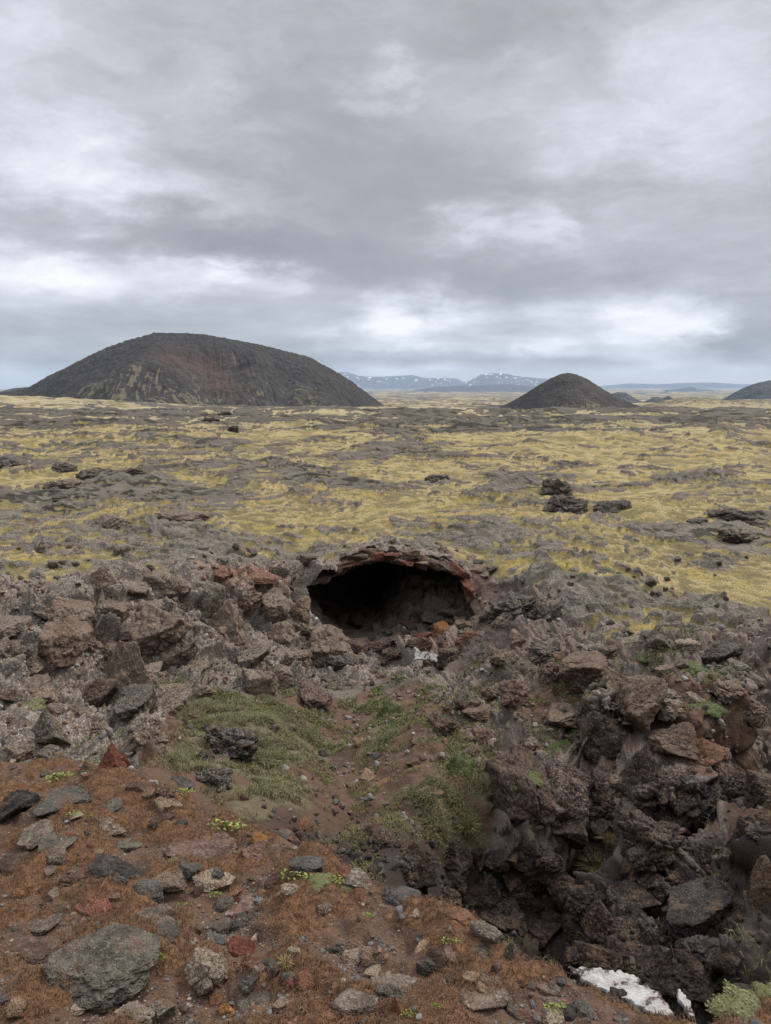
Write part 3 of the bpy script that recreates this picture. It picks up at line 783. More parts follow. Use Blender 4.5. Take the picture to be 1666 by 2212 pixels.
# ------------------------------------------------------------------ hills
def hill(name, label, prof, Y, front, back, z_base, mat, seed, gully=1.0, moss_amt=.5, red=None, snow=0.0, nx=420, ny=220, spurs=1.0, ribs=(), mb=.62):
    """prof: skyline (px, py); the crest stands at distance Y, the flanks fall at the given slopes"""
    prof = np.array(prof, float)
    C = np.array([at(px, py, Y) for px, py in prof])
    xs = np.linspace(C[0, 0], C[-1, 0], nx)
    Hc = np.interp(xs, C[:, 0], C[:, 2])
    kk = max(1, nx // 400); Hs = np.convolve(np.pad(Hc, kk, mode='edge'), np.ones(2 * kk + 1) / (2 * kk + 1), 'valid'); Hc = .4 * Hc + .6 * Hs
    top = Hc.max() - z_base
    ys = np.concatenate([np.linspace(-top / front * 1.35, 0, int(ny * .72)), np.linspace(0, top / back * 1.25, ny - int(ny * .72) + 1)[1:]])
    X, D = np.meshgrid(xs, ys)
    wob = .06 * top * fbm2(X, X * 0, top * 1.6, 2, seed + 3) * spurs
    D2 = D - wob * sstep(-D, 0, top) * 1.4
    Dn = np.maximum(-D2, 0); Db = np.maximum(D2, 0)
    rnd = top * .05
    fall = front * (np.sqrt(Dn ** 2 + rnd ** 2) - rnd) + back * (np.sqrt(Db ** 2 + rnd ** 2) - rnd)
    Z = Hc[None] - fall
    t = np.clip((Hc[None] - Z) / top, 0, 1.3)
    sl = top / 14
    Hp = np.gradient(np.convolve(np.pad(Hc, nx // 24, mode='edge'), np.ones(2 * (nx // 24) + 1) / (2 * (nx // 24) + 1), 'valid'), xs)
    u = X - D * (Hp[None] / front) * .9 + .22 * D * pn2(X / top * .7, D / top * .5, seed + 9)
    g1 = np.abs(pn2(u / (sl * .9), D / (sl * 14), seed)) ; g2 = pn2(u / (sl * .34), D / (sl * 8), seed + 1); g3 = pn2(u / (sl * .15), D / (sl * 3.2), seed + 2)
    env = sstep(t, .02, .25)
    Z = Z - gully * top * env * (.026 * (.35 - g1) * 2 + .018 * g2 + .008 * g3) + top * .05 * spurs * fbm2(X, D, top * .5, 3, seed + 5) * env
    for x0, x1, amp_, wd in ribs:                              # spurs and hollows that run down the face
        tt = np.clip(-D / (top / front), 0, 1.2); xr = x0 + (x1 - x0) * tt + .06 * top * pn2(D / (top * .4), D * 0, seed + 31)
        Z = Z + amp_ * np.exp(-((X - xr) / (wd * (.7 + .6 * tt))) ** 2) * sstep(tt, .05, .35) * (1 - .5 * sstep(tt, .7, 1.1))
    Z = Z + top * .012 * fbm2(X, D, sl * .8, 3, seed + 12)
    bl = fbm2(X, D, sl * 1.2, 3, seed + 15)
    streak = .42 * g2 + .40 * g3 + .20 * (g1 - .25) + .38 * bl
    ms = moss_amt * (sstep(streak + .75 * (t - mb) + .40 * pn2(X / (top * .6), D / (top * .6), seed + 7), .0, .42))
    ms = np.maximum(ms, sstep(t + .25 * streak, .86, 1.02) * min(1, moss_amt * 1.4))
    rd = np.zeros_like(X)
    if red is not None:
        px, py = proj(X, Y + D, Z)
        for (rx, ry, sx, sy) in red: rd = np.maximum(rd, np.exp(-((px - rx - .5 * (py - ry)) / sx) ** 2 - ((py - ry) / sy) ** 2))
        ms = ms * (1 - .8 * rd)
    sn = np.zeros_like(X)
    if snow > 0: sn = sstep(fbm2(X, D, top * .25, 4, seed + 20) + .5 * (1 - t), 1.0 - snow, 1.12 - snow) * (t < .6)
    zone = np.stack([np.clip(ms, 0, 1), np.clip(rd, 0, 1), sn, np.ones_like(X)], 2).reshape(-1, 4)
    V = np.stack([X, Y + D, Z], 2).reshape(-1, 3)
    n, m = X.shape
    idx = np.arange(n * m).reshape(n, m)
    F = np.stack([idx[:-1, :-1], idx[:-1, 1:], idx[1:, 1:], idx[1:, :-1]], 2).reshape(-1, 4)
    link(name, mesh_from(name, V, F, [mat], {'zone': zone}), label, 'hill', kind='structure')

M_H1 = mat_hill('dark_scoria', (.034, .029, .0265), (.110, .092, .056), (.075, .042, .031))
M_H2 = mat_hill('mossy_rise', (.09, .075, .05), (.25, .205, .115), (.11, .07, .05))
M_H3 = mat_hill('far_rock', (.05, .055, .06), (.10, .105, .09), (.09, .07, .06))
hill('hill', 'broad dark flat-topped scoria mountain on the left with rust brown scar',
     [(-30, 850), (20, 846), (60, 838), (110, 810), (160, 786), (200, 765), (240, 748), (280, 734), (310, 726), (335, 719), (400, 720), (440, 722), (500, 733), (560, 744), (620, 759), (660, 769), (676, 774), (690, 784), (720, 799), (760, 824), (800, 854), (840, 884), (870, 900)],
     1900, .50, .5, -50, M_H1, 301, .42, .75, red=[(440, 795, 60, 26), (470, 830, 45, 30), (380, 775, 40, 14)], nx=900, ny=520, spurs=1.4, ribs=[(-517, -596, 17, 42), (-440, -400, -16, 45), (-330, -300, 9, 30), (-640, -690, 9, 30), (-200, -110, 8, 34), (-250, -200, -7, 24)])
hill('hill', 'small pointed dark cone standing alone on the plain',
     [(1020, 905), (1068, 885), (1100, 870), (1134, 851), (1162, 833), (1190, 817), (1211, 808), (1228, 805), (1246, 809), (1268, 818), (1298, 838), (1330, 856), (1364, 871), (1404, 885), (1450, 898)],
     1250, .56, .55, -36, M_H1, 322, .42, .65, red=None, nx=420, ny=260, spurs=1.0)
hill('hill', 'low straw coloured mossy rise at the right behind the lava',
     [(1340, 900), (1380, 880), (1420, 868), (1460, 861), (1490, 859), (1530, 860), (1570, 864), (1620, 862), (1680, 862), (1800, 866), (1950, 880), (2050, 900)],
     1050, .16, .4, -30, M_H2, 343, .6, 1.2, mb=.05, nx=420, ny=240, spurs=.8)
hill('hill', 'pair of small dark humps behind the pointed cone',
     [(1285, 885), (1320, 851), (1335, 847), (1352, 848), (1375, 862), (1390, 868), (1412, 858), (1422, 857), (1430, 861), (1445, 855), (1456, 862), (1480, 885)],
     2900, .5, .5, -75, M_H3, 364, .7, .3, nx=240, ny=120)
hill('hill', 'bluish dark hillside cut off by the right edge',
     [(1535, 880), (1565, 860), (1590, 846), (1615, 834), (1640, 826), (1666, 821), (1720, 812), (1800, 806), (1900, 815), (2050, 850), (2150, 880)],
     3400, .5, .5, -85, M_H3, 385, .8, .25, nx=300, ny=140)
hill('hill', 'tiny dark hump between the two mountains', [(925, 886), (945, 877), (960, 873), (975, 872), (985, 875), (1000, 879), (1020, 886)], 2300, .4, .4, -60, M_H3, 386, .6, .2, nx=120, ny=60)
hill('hill', 'flat dark ridge at the foot of the broad mountain', [(830, 884), (860, 874), (880, 871), (900, 872), (920, 878), (940, 884)], 2500, .4, .4, -62, M_H3, 387, .6, .2, nx=120, ny=60)
hill('hill', 'long dark lava ridge on the left skyline', [(-300, 845), (-100, 840), (0, 846), (30, 838), (60, 836), (90, 842), (150, 860)], 2300, .3, .3, -40, M_H3, 388, .6, .3, nx=160, ny=60)
hill('mountains', 'long flat blue upland between the two dark hills', [(700, 880), (760, 862), (810, 853), (850, 852), (900, 842), (940, 836), (1000, 833), (1060, 831), (1100, 830), (1150, 834), (1200, 842), (1260, 855), (1300, 866)],
     21000, .25, .3, -230, M_H3, 401, .8, .5, nx=300, ny=120)
hill('mountains', 'hazy blue mountains with snow streaks below the clouds', [(560, 866.0), (620, 827.0), (680, 807.5), (720, 803.6), (750, 803.6), (775, 811.4), (800, 814.0), (850, 812.7), (890, 810.1), (920, 816.6), (960, 816.6), (985, 817.9), (1010, 827.0), (1030, 837.4), (1060, 853.0)],
     39000, .4, .4, -260, M_H3, 412, 1.0, .5, snow=.05, nx=360, ny=140)
hill('mountains', 'single blue mountain with a snow patch left of the cone', [(960, 853.0), (1000, 829.6), (1020, 819.2), (1040, 808.8), (1060, 806.2), (1085, 806.2), (1100, 808.8), (1120, 812.7), (1160, 816.6), (1220, 821.8), (1300, 834.8), (1340, 853.0)],
     37000, .4, .4, -260, M_H3, 423, 1.0, .5, snow=.10, nx=300, ny=140)
hill('mountains', 'faint pale blue range along the right horizon', [(1200, 845), (1300, 834), (1360, 828), (1420, 830), (1480, 827), (1540, 826), (1600, 830), (1700, 828), (1800, 826), (2000, 840)],
     44000, .4, .4, -240, M_H3, 434, 1.0, .5, snow=.0, nx=240, ny=80)
hill('hill', 'thin dark island rise on the far pale plain', [(1440, 842), (1470, 839), (1485, 836), (1495, 836), (1510, 840), (1540, 842)], 22000, .3, .3, -190, M_H3, 445, .5, .3, nx=80, ny=40)

def build_haze():
    s = 47000.0; z0, z1 = -420.0, 900.0
    V = [(x, y, z) for z in (z0, z1) for y in (-400.0, s) for x in (-s, s)]
    F = [(0, 2, 3, 1), (4, 5, 7, 6), (0, 1, 5, 4), (2, 6, 7, 3), (0, 4, 6, 2), (1, 3, 7, 5)]
    m = bpy.data.materials.new('air'); m.use_nodes = True; t = NT(m.node_tree); t.n.clear()
    out = t.new('ShaderNodeOutputMaterial'); v = t.new('ShaderNodeVolumePrincipled')
    v.inputs['Color'].default_value = (.64, .79, 1.0, 1); v.inputs['Density'].default_value = HAZE
    v.inputs['Anisotropy'].default_value = .0
    t.l.new(v.outputs[0], out.inputs['Volume'])
    link('haze', mesh_from('haze', np.array(V), np.array(F), [m], smooth=False), 'thin blue air over the whole plain', 'haze', kind='stuff')
HAZE = 2.1e-5
build_haze()
# ------------------------------------------------------------------ the cave: brow and inside
def resample(pts, step, closed=False):
    pts = np.array(pts, float)
    if closed: pts = np.vstack([pts, pts[:1]])
    L = np.concatenate([[0], np.cumsum(np.linalg.norm(np.diff(pts, axis=0), axis=1))])
    n = max(4, int(L[-1] / step)); s = np.linspace(0, L[-1], n + (0 if closed else 1), endpoint=not closed)
    return np.stack([np.interp(s, L, pts[:, k]) for k in range(pts.shape[1])], 1), s

def quads(n, m, closed=False):
    idx = np.arange(n * m).reshape(n, m)
    if closed: idx = np.concatenate([idx, idx[:, :1]], 1)
    return np.stack([idx[:-1, :-1], idx[:-1, 1:], idx[1:, 1:], idx[1:, :-1]], 2).reshape(-1, 4)

def build_cave():
    A = np.array([at(px, py, 16.95) for px, py in MOUTH])
    ring, _ = resample(A[:, [0, 2]], .035, True)
    c = ring.mean(0)
    ys = np.concatenate([np.linspace(16.72, 18.5, 46), np.linspace(18.6, 27.5, 90)])
    V = []
    for y in ys:
        t = (y - 16.9)
        s = 1.05 + .30 * sstep(t, 0, 2.5) - .96 * sstep(t, 7.5, 10.55) ** 1.5
        p = (ring - c) * s
        top = np.clip(p[:, 1], 0, None)
        V.append(np.stack([c[0] + p[:, 0] + .05 * t, np.full(len(p), y), c[1] + p[:, 1] - top * .10 * sstep(t, 0, 1.0) - .10 * t], 1))
    V = np.array(V); n, m, _ = V.shape
    P = V.reshape(-1, 3)
    cen = np.stack([np.full(n, c[0]), ys, c[1] - .10 * (ys - 16.9)], 1)
    rad = V - cen[:, None]; rad[..., 1] = 0; rad /= np.linalg.norm(rad, axis=2)[..., None] + 1e-6
    f1, f2, h, v = wor3(P / .55, 205)
    tx = (np.stack([hrand(h, 1), hrand(h, 2), hrand(h, 3)], 1) - .5) * 2
    d = .22 * (hrand(h, 4) - .4) + .2 * (tx * v).sum(1) + .14 * fbm3(P, .5, 4, 207)
    k = sstep(P[:, 1], 16.7, 17.6)
    P = P - rad.reshape(-1, 3) * (np.maximum(d, -.12) * (.3 + .7 * k))[:, None]
    zone = np.zeros((len(P), 4)); zone[:, 3] = .12
    extra = np.zeros((len(P), 4)); extra[:, 2] = .2; extra[:, 3] = .3
    link('cave_interior', mesh_from('cave_interior', P, quads(n, m, True)[:, ::-1], [M_GROUND], {'zone': zone, 'extra': extra}), 'black hollow of the lava tube behind the arched mouth', 'cave', kind='structure')
    # the heap of fallen rock that fills the right half of the mouth
    gx, gy = np.meshgrid(np.linspace(-1.2, 2.7, 150), np.linspace(16.3, 21.5, 150))
    hz = CAM_H - (.3475 - .017 * np.clip(gx, -1, 2.3)) * 16.95 + np.minimum(.45 * (gy - 16.9), .42 + .1 * (gy - 18.2)) * sstep(gx, -.3, .7) - .1 * (gy - 16.9) * (1 - sstep(gx, -.3, .7)) - .05
    Q = np.stack([gx, gy, hz], 2).reshape(-1, 3)
    Q[:, 2] += plates(Q / .32, .26, .12, 251) + .04 * fbm3(Q, .2, 3, 252)
    zone = np.zeros((len(Q), 4)); extra = np.zeros((len(Q), 4)); extra[:, 3] = .4
    link('rubble_heap', mesh_from('rubble_heap', Q, quads(150, 150)[:, ::-1], [M_GROUND], {'zone': zone, 'extra': extra}), 'heap of fallen rock in the right half of the cave mouth', 'rubble', kind='stuff')
    # the brow: layered lava crust that spans the mouth
    arch = [(640, 1262), (661, 1250), (704, 1241), (747, 1224), (776, 1209), (800, 1203), (826, 1203), (854, 1208), (883, 1213), (908, 1212), (947, 1220), (976, 1233), (996, 1248), (1008, 1269), (1018, 1301), (1036, 1333), (1044, 1350)]
    B = np.array([at(px, py, 16.83) for px, py in arch])
    pts, s = resample(B[:, [0, 2]], .03)
    tan = np.gradient(pts, axis=0); tan /= np.linalg.norm(tan, axis=1)[:, None]
    nor = np.stack([-tan[:, 1], tan[:, 0]], 1)
    nor = np.stack([np.convolve(np.pad(nor[:, k], 12, mode='edge'), np.ones(25) / 25, 'valid') for k in (0, 1)], 1)
    prof = [(-.05, .9), (-.03, .45), (0, .08), (.01, 0), (.10, -.03), (.18, -.02), (.25, .01), (.30, .06), (.31, .14), (.27, .35), (.14, .8)]
    pr, _ = resample(prof, .022)
    N, K = len(pts), len(pr)
    W = np.zeros((N, K, 3))
    side = np.clip(np.abs(pts[:, 0] - .1) / 2.0, 0, 1)
    for k, (o_, y_) in enumerate(pr):
        oo = o_ * (1 - .25 * side)
        W[:, k, 0] = pts[:, 0] + nor[:, 0] * oo; W[:, k, 2] = pts[:, 1] + nor[:, 1] * oo; W[:, k, 1] = 16.83 + y_ + .15 * side ** 2
    P = W.reshape(-1, 3); sv_ = np.repeat(s, K); ov = np.tile(pr[:, 0], N); yv = np.tile(pr[:, 1], N)
    lay = np.floor(ov / .085 + .6 * pn2(sv_ / .9, ov * 0, 221)); front = 1 - sstep(yv, .25, .6)
    blk = np.floor(sv_ / .24 + 1.3 * pn2(lay * 3.1, lay * 1.7, 222))
    jut = .20 * pn2(sv_ / .55, lay * 7.3 + .5, 223) + .18 * pn2(blk * 5.37 + .3, lay * 3.7 + .4, 224) - .16 * np.exp(-((ov - .20 - .04 * pn2(sv_ / .7, ov * 0, 232)) / .018) ** 2)
    P[:, 1] -= front * jut
    P[:, 2] += .05 * pn2(sv_ / .35, yv / .5, 225) * (1 + (ov < .06)) + (.10 * pn2(sv_ / .28, sv_ * 0, 226) + .09 * (hrand(_h2(np.floor(sv_ / .19 + pn2(sv_ / .5, ov * 0, 235)), np.zeros_like(sv_), 236), 1) - .5)) * sstep(-ov, -.12, .02)
    P[:, 2] += plates(P / .42, .08, .04, 240) * sstep(ov, .12, .3); P[:, 1] -= plates(P / .30, .10, .04, 241)
    P += .03 * np.stack([fbm3(P, .2, 3, 227), fbm3(P, .2, 3, 228), fbm3(P, .2, 3, 229)], 1)
    zone = np.zeros((len(P), 4)); zone[:, 3] = 1.0 * front * sstep(.19 - ov, 0, .06) * (.75 + .8 * pn2(sv_ / .4, ov / .12, 231)); zone[:, 3] = np.clip(zone[:, 3], 0, 1)
    extra = np.zeros((len(P), 4)); extra[:, 2] = front; extra[:, 3] = .45 + .4 * (ov > .25)
    link('cave_brow', mesh_from('cave_brow', P, quads(N, K), [M_GROUND], {'zone': zone, 'extra': extra}), 'arched brow of layered reddish lava over the black cave mouth', 'rock arch', kind='thing')
build_cave()
ARCH = [(655, 1256), (676, 1250), (704, 1244), (730, 1234), (752, 1224), (772, 1213), (792, 1205), (812, 1202), (834, 1203), (856, 1206), (880, 1211), (902, 1211), (924, 1214), (947, 1219), (966, 1228), (984, 1239), (998, 1252), (1009, 1270), (1015, 1290), (1022, 1312)]

# ------------------------------------------------------------------ stones
def ico(sub):
    bm = bmesh.new(); bmesh.ops.create_icosphere(bm, subdivisions=sub, radius=1.0)
    V = np.array([v.co[:] for v in bm.verts]); F = np.array([[v.index for v in f.verts] for f in bm.faces]); bm.free()
    return V, F
ICO5, ICO4 = ico(6), ico(4)

def rock_shape(kind, seed, base=None):
    V, F = base or ICO5
    g = np.random.default_rng(seed)
    K, lo, p, nz, pit = {'block': (10, .50, 40, .05, 0), 'slab': (9, .55, 34, .05, 0), 'shard': (8, .45, 40, .05, 0), 'lump': (18, .62, 13, .17, 0),
                         'round': (20, .72, 12, .09, 0), 'scoria': (13, .60, 18, .10, .10), 'crag': (12, .5, 16, .30, 0), 'flat': (12, .6, 20, .06, .03)}[kind]
    N = g.normal(size=(K, 3)); N /= np.linalg.norm(N, axis=1)[:, None]; h = g.uniform(lo, 1.0, K)
    if kind in ('slab', 'flat'):
        N = np.vstack([N, [[.05, .03, 1], [-.04, .02, -1]]]); h = np.concatenate([h, [.5, .5]])
    if kind == 'shard':
        a = g.uniform(0, 6.28) + np.arange(4) * 1.57 + g.uniform(-.3, .3, 4)
        M = np.stack([np.cos(a), np.sin(a), np.full(4, .5)], 1); N = np.vstack([N, M]); h = np.concatenate([h, np.full(4, .42)])
    base_n = np.vstack([N, [[1, 0, 0], [-1, 0, 0], [0, 1, 0], [0, -1, 0], [0, 0, 1], [0, 0, -1]]]); h = np.concatenate([h, np.full(6, 1.0)])
    D = np.clip(V @ base_n.T, 0, None) / h
    r = (D ** p).sum(1) ** (-1 / p)
    P = V * r[:, None]
    off = g.uniform(0, 90, 3)
    dsp = nz * fbm3(P + off, .75, 3, seed, .55) + (.06 + .28 * nz) * fbm3(P + off, .24, 5, seed + 8, .66) + (.03 if kind not in ('round', 'flat') else .008) * (1 - 2.4 * np.abs(pn3((P + off) / .3, seed + 9)))
    if kind in ('crag', 'lump', 'block'):
        f1, f2, hh, vv = wor3(P / (.55 if kind != 'block' else .7) + off, seed + 3)
        tx = (np.stack([hrand(hh, 1), hrand(hh, 2), hrand(hh, 3)], 1) - .5) * 2
        a = {'crag': .22, 'lump': .13, 'block': .08}[kind]
        dsp += a * (hrand(hh, 4) - .5) + a * (tx * vv).sum(1) - a * .6 * np.exp(-((f2 - f1) / .08) ** 2)
    if pit:
        f1, *_ = wor3(P / .22 + off, seed + 4)
        dsp -= pit * sstep(.45 - f1, 0, .3) * .8
    P = P + V * dsp[:, None]
    c = (P.max(0) + P.min(0)) / 2
    P = (P - c) / ((P.max(0) - P.min(0)) / 2)
    return P, F

PROTO = {}
for kind, n in (('block', 6), ('slab', 4), ('shard', 4), ('lump', 5), ('round', 3), ('scoria', 4), ('crag', 5), ('flat', 4)):
    PROTO[kind] = []
    for k in range(n):
        P, F = rock_shape(kind, 500 + 17 * k + 131 * len(PROTO))
        PROTO[kind].append(mesh_from('stone_' + kind, P, F, [M_ROCK]))

TINT = {'gray': (.150, .131, .113), 'dark': (.078, .072, .070), 'black': (.042, .040, .042), 'brown': (.135, .094, .072), 'pinkgrey': (.175, .134, .108), 'pink': (.20, .125, .113),
        'red': (.175, .065, .045), 'orange': (.185, .092, .050), 'ochre': (.38, .20, .07), 'purple': (.084, .055, .048), 'pale': (.30, .262, .218), 'green': (.108, .106, .094),
        'tan': (.24, .175, .122), 'maroon': (.090, .045, .042), 'slate': (.088, .089, .090), 'umber': (.075, .048, .037)}

TINT = {k: (r * 1.07, g, b * .92) for k, (r, g, b) in TINT.items()}
STONES = []
def stone(name, cat, px, py, w, h, kind, tint, lich, label, group=None, rmin=4.3, sink=.12, fat=1.0, rot=None):
    p, n, _ = hit(px, py + .18 * h, rmin)
    k = depth_of(p) / FPX
    if group is None and rmin > 4 and py > 1210: w, h = w * 1.22, h * 1.22
    if group is None and rmin < 2: w, h = w * 1.12, h * 1.15
    sx, sz = .5 * w * k, .5 * h * k
    sy = fat * (.45 * sx + .55 * sz) if kind not in ('flat', 'slab') else fat * .75 * sx
    if kind in ('flat', 'slab') : sz = max(.45 * sz, .12 * sx)
    up = Vector(n).lerp(Vector((0, 0, 1)), .5).normalized()
    me = PROTO[kind][random.randrange(len(PROTO[kind]))]
    o = link(name, me, label, cat, group)
    r = (random.uniform(-.3, .3) + (math.pi if random.random() < .5 else 0)) if rot is None else rot
    q = up.to_track_quat('Z', 'Y') if kind in ('flat', 'slab') else Vector((0, 0, 1)).lerp(up, .35).normalized().to_track_quat('Z', 'Y')
    o.rotation_mode = 'QUATERNION'
    o.rotation_quaternion = q @ Matrix.Rotation(r, 4, 'Z').to_quaternion()
    o.scale = (sx, sy, sz)
    o.location = Vector(p) + Vector(n) * (.5 - sink) * sz * .5
    c = TINT[tint]; f = random.uniform(.88, 1.12)
    if rmin > 4 and px > 860 and 1560 < py <= 1760: f *= .80; lich *= .8  # milder shade put into the stone colour higher up the wall
    if rmin > 4 and px > 860 and py > 1760: f *= .46; lich *= .5      # shade of the lower pit put into the stone colour, with less lichen
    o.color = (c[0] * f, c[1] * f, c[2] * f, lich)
    STONES.append(o)
    return o

def table(txt, name, cat, group=None, rmin=4.3, sink=.12, tall=1.0):
    for line in txt.strip().splitlines():
        a, label = line.split('|'); a = a.split()
        px, py, w, h = map(float, a[:4])
        nm, ct = (name, cat)
        for word in ('slab', 'boulder', 'outcrop', 'block', 'spire', 'stone', 'rock'):
            if word in label.split(): nm, ct = ({'slab': 'rock_slab', 'boulder': 'boulder', 'outcrop': 'lava_outcrop', 'block': 'rock_block', 'spire': 'rock_spire', 'stone': 'stone', 'rock': 'rock'}[word], word); break
        stone(nm, ct, px, py, w, h if tall == 1.0 else max(h * tall, .42 * w), a[4], a[5], float(a[6]), label.strip(), group, rmin, sink)

table('''
290 1258 82 42 slab pinkgrey .8|oblong grey slab at the left rim lying over a dark gap
51 1268 140 42 slab gray .7|wide flat grey slab on the left rim at the picture edge
170 1275 110 34 slab gray .7|thin tilted crust slab on the left rim beside the oblong one
440 1297 46 78 round gray .9|upright rounded boulder speckled grey in the upper left wall
463 1337 52 20 slab gray .8|small flat slab jutting like a shelf from the left wall
500 1352 96 140 shard pinkgrey .9|tall tapering lichened block in the middle of the left wall
362 1268 74 62 block pinkgrey .8|squarish grey boulder under the left rim
320 1310 96 52 lump pinkgrey .8|lumpy grey rock below the oblong rim slab
347 1356 128 92 block pinkgrey .6|large pinkish boulder in the centre of the left wall
272 1434 92 168 shard pinkgrey .8|pyramid shaped block, tallest in the left wall
118 1400 110 130 slab brown .5|broad brown red rock face left of the pyramid block
148 1328 90 70 block pinkgrey .6|brownish block just under the left rim slabs
55 1452 74 62 lump gray .6|knobbly grey boulder near the left edge above the mossy cushion
65 1508 120 54 block pinkgrey .7|wide lichened block low in the left wall at the edge
205 1368 60 60 lump pinkgrey .7|rounded rock between the brown rock face and the pinkish boulder
93 1543 74 34 lump maroon .5|dark red lump at the foot of the left wall
123 1580 64 62 round maroon .3|smooth purple red rock above the rusty slope
187 1588 52 92 shard pale .5|pale lichen covered spire above the rusty slope
161 1533 54 56 round pinkgrey .7|round grey boulder left of the pale spire
216 1540 40 40 lump pinkgrey .7|small grey rock right of the round boulder near the spire
244 1637 46 66 shard red .0|orange red split rock at the edge of the rusty slope
272 1640 30 60 shard red .05|narrow red rock leaning on the split orange red one
318 1618 92 84 lump pinkgrey .9|pink grey lichened boulder right of the orange red split rock
364 1545 70 66 block pinkgrey .8|angular lichened boulder at the upper edge of the grass
288 1512 92 46 block dark .5|dark block with pale spots below the pyramid block
432 1600 56 26 slab pinkgrey .4|flat brownish stone lying on the pit grass
497 1612 110 84 crag black .5|large black craggy boulder standing in the pit grass
440 1640 38 40 lump black .3|small black rock beside the large black one in the grass
462 1680 76 56 crag dark .6|dark craggy rock where the grass meets the rusty slope
563 1483 62 72 block pinkgrey .8|upright grey block at the lower end of the left wall
545 1420 60 50 block gray .8|bluish grey block above the grass in the left wall
700 1400 98 68 block brown .7|large brown lichened boulder just left below the cave mouth
664 1360 50 46 lump pinkgrey .8|rounded lichened rock beside the left foot of the arch
614 1364 48 62 block pinkgrey .8|grey block in the wall left of the arch
590 1300 60 60 block pinkgrey .8|lichened block under the brink left of the cave
540 1290 54 44 lump brown .5|reddish brown rock under the brink in the left wall
560 1250 60 26 slab red .6|red crust slab in the brink left of the cave
470 1250 50 30 block red .7|dusky red block at the brink in the upper left wall
640 1320 44 54 block brown .6|brown block left of the cave shadow
679 1513 76 52 block maroon .6|dark red mossy rock at the bottom of the left wall
636 1428 64 54 lump pinkgrey .8|lumpy grey rock low in the wall left of the cave
775 1392 56 30 slab maroon .5|reddish flat stone at the left corner of the cave floor
745 1440 70 40 lump dark .5|dark lumpy rock in the hollow before the cave
600 1455 60 50 block pinkgrey .7|grey block above the dry grass left of the hollow
420 1450 70 44 lump pinkgrey .6|mossy grey rock at the top of the pit grass
390 1400 66 70 block pinkgrey .8|grey block between the pyramid block and the tall tapering one
220 1480 54 60 block umber .4|dark brown rock in the gap left of the pyramid block
25 1395 70 60 lump gray .7|grey rough rock in the left wall at the very edge
20 1335 80 44 slab gray .6|flat grey crust under the rim at the very edge
''', 'rock', 'rock')
table('''
906 1325 34 34 block slate .15|dark grey upright rock on the rubble heap inside the cave
936 1332 48 30 block slate .1|dark grey rock on top of the rubble inside the cave
968 1326 40 26 block slate .1|dark slabby rock in the cave by the right wall
994 1326 26 30 block slate .1|small dark rock nearest the right wall inside the cave
865 1360 30 22 block pale .2|pale grey angular stone on the sill of the cave
790 1378 34 20 slab gray .3|flat grey stone on the left sill of the cave
783 1342 26 24 block brown .2|dim brown rock standing inside the cave on the left
742 1338 22 22 block tan .2|dim tan rock deep at the left cave wall
955 1364 30 34 block ochre .15|ochre brown stone in front of the cave rubble
909 1386 28 44 block red .1|brick red rock below the cave mouth
888 1378 30 22 lump green .4|greenish lichened rock beside the brick red one
867 1390 26 30 block red .2|smaller red rock left of the brick red one
1008 1362 52 32 lump green .4|greenish boulder at the right corner of the cave mouth
1012 1381 56 40 lump orange .4|orange brown rock under the right corner of the cave
969 1427 40 44 lump brown .5|brown lichened rock right of the white snow scrap
985 1400 36 30 lump brown .4|brown rock above the one beside the snow scrap
930 1440 60 30 lump dark .4|dark rock under the white snow scrap
850 1410 60 34 lump umber .4|dark brown rubble rock left of the snow scrap
820 1400 44 30 lump umber .5|dark rubble rock in the middle of the hollow
''', 'rock', 'rock')
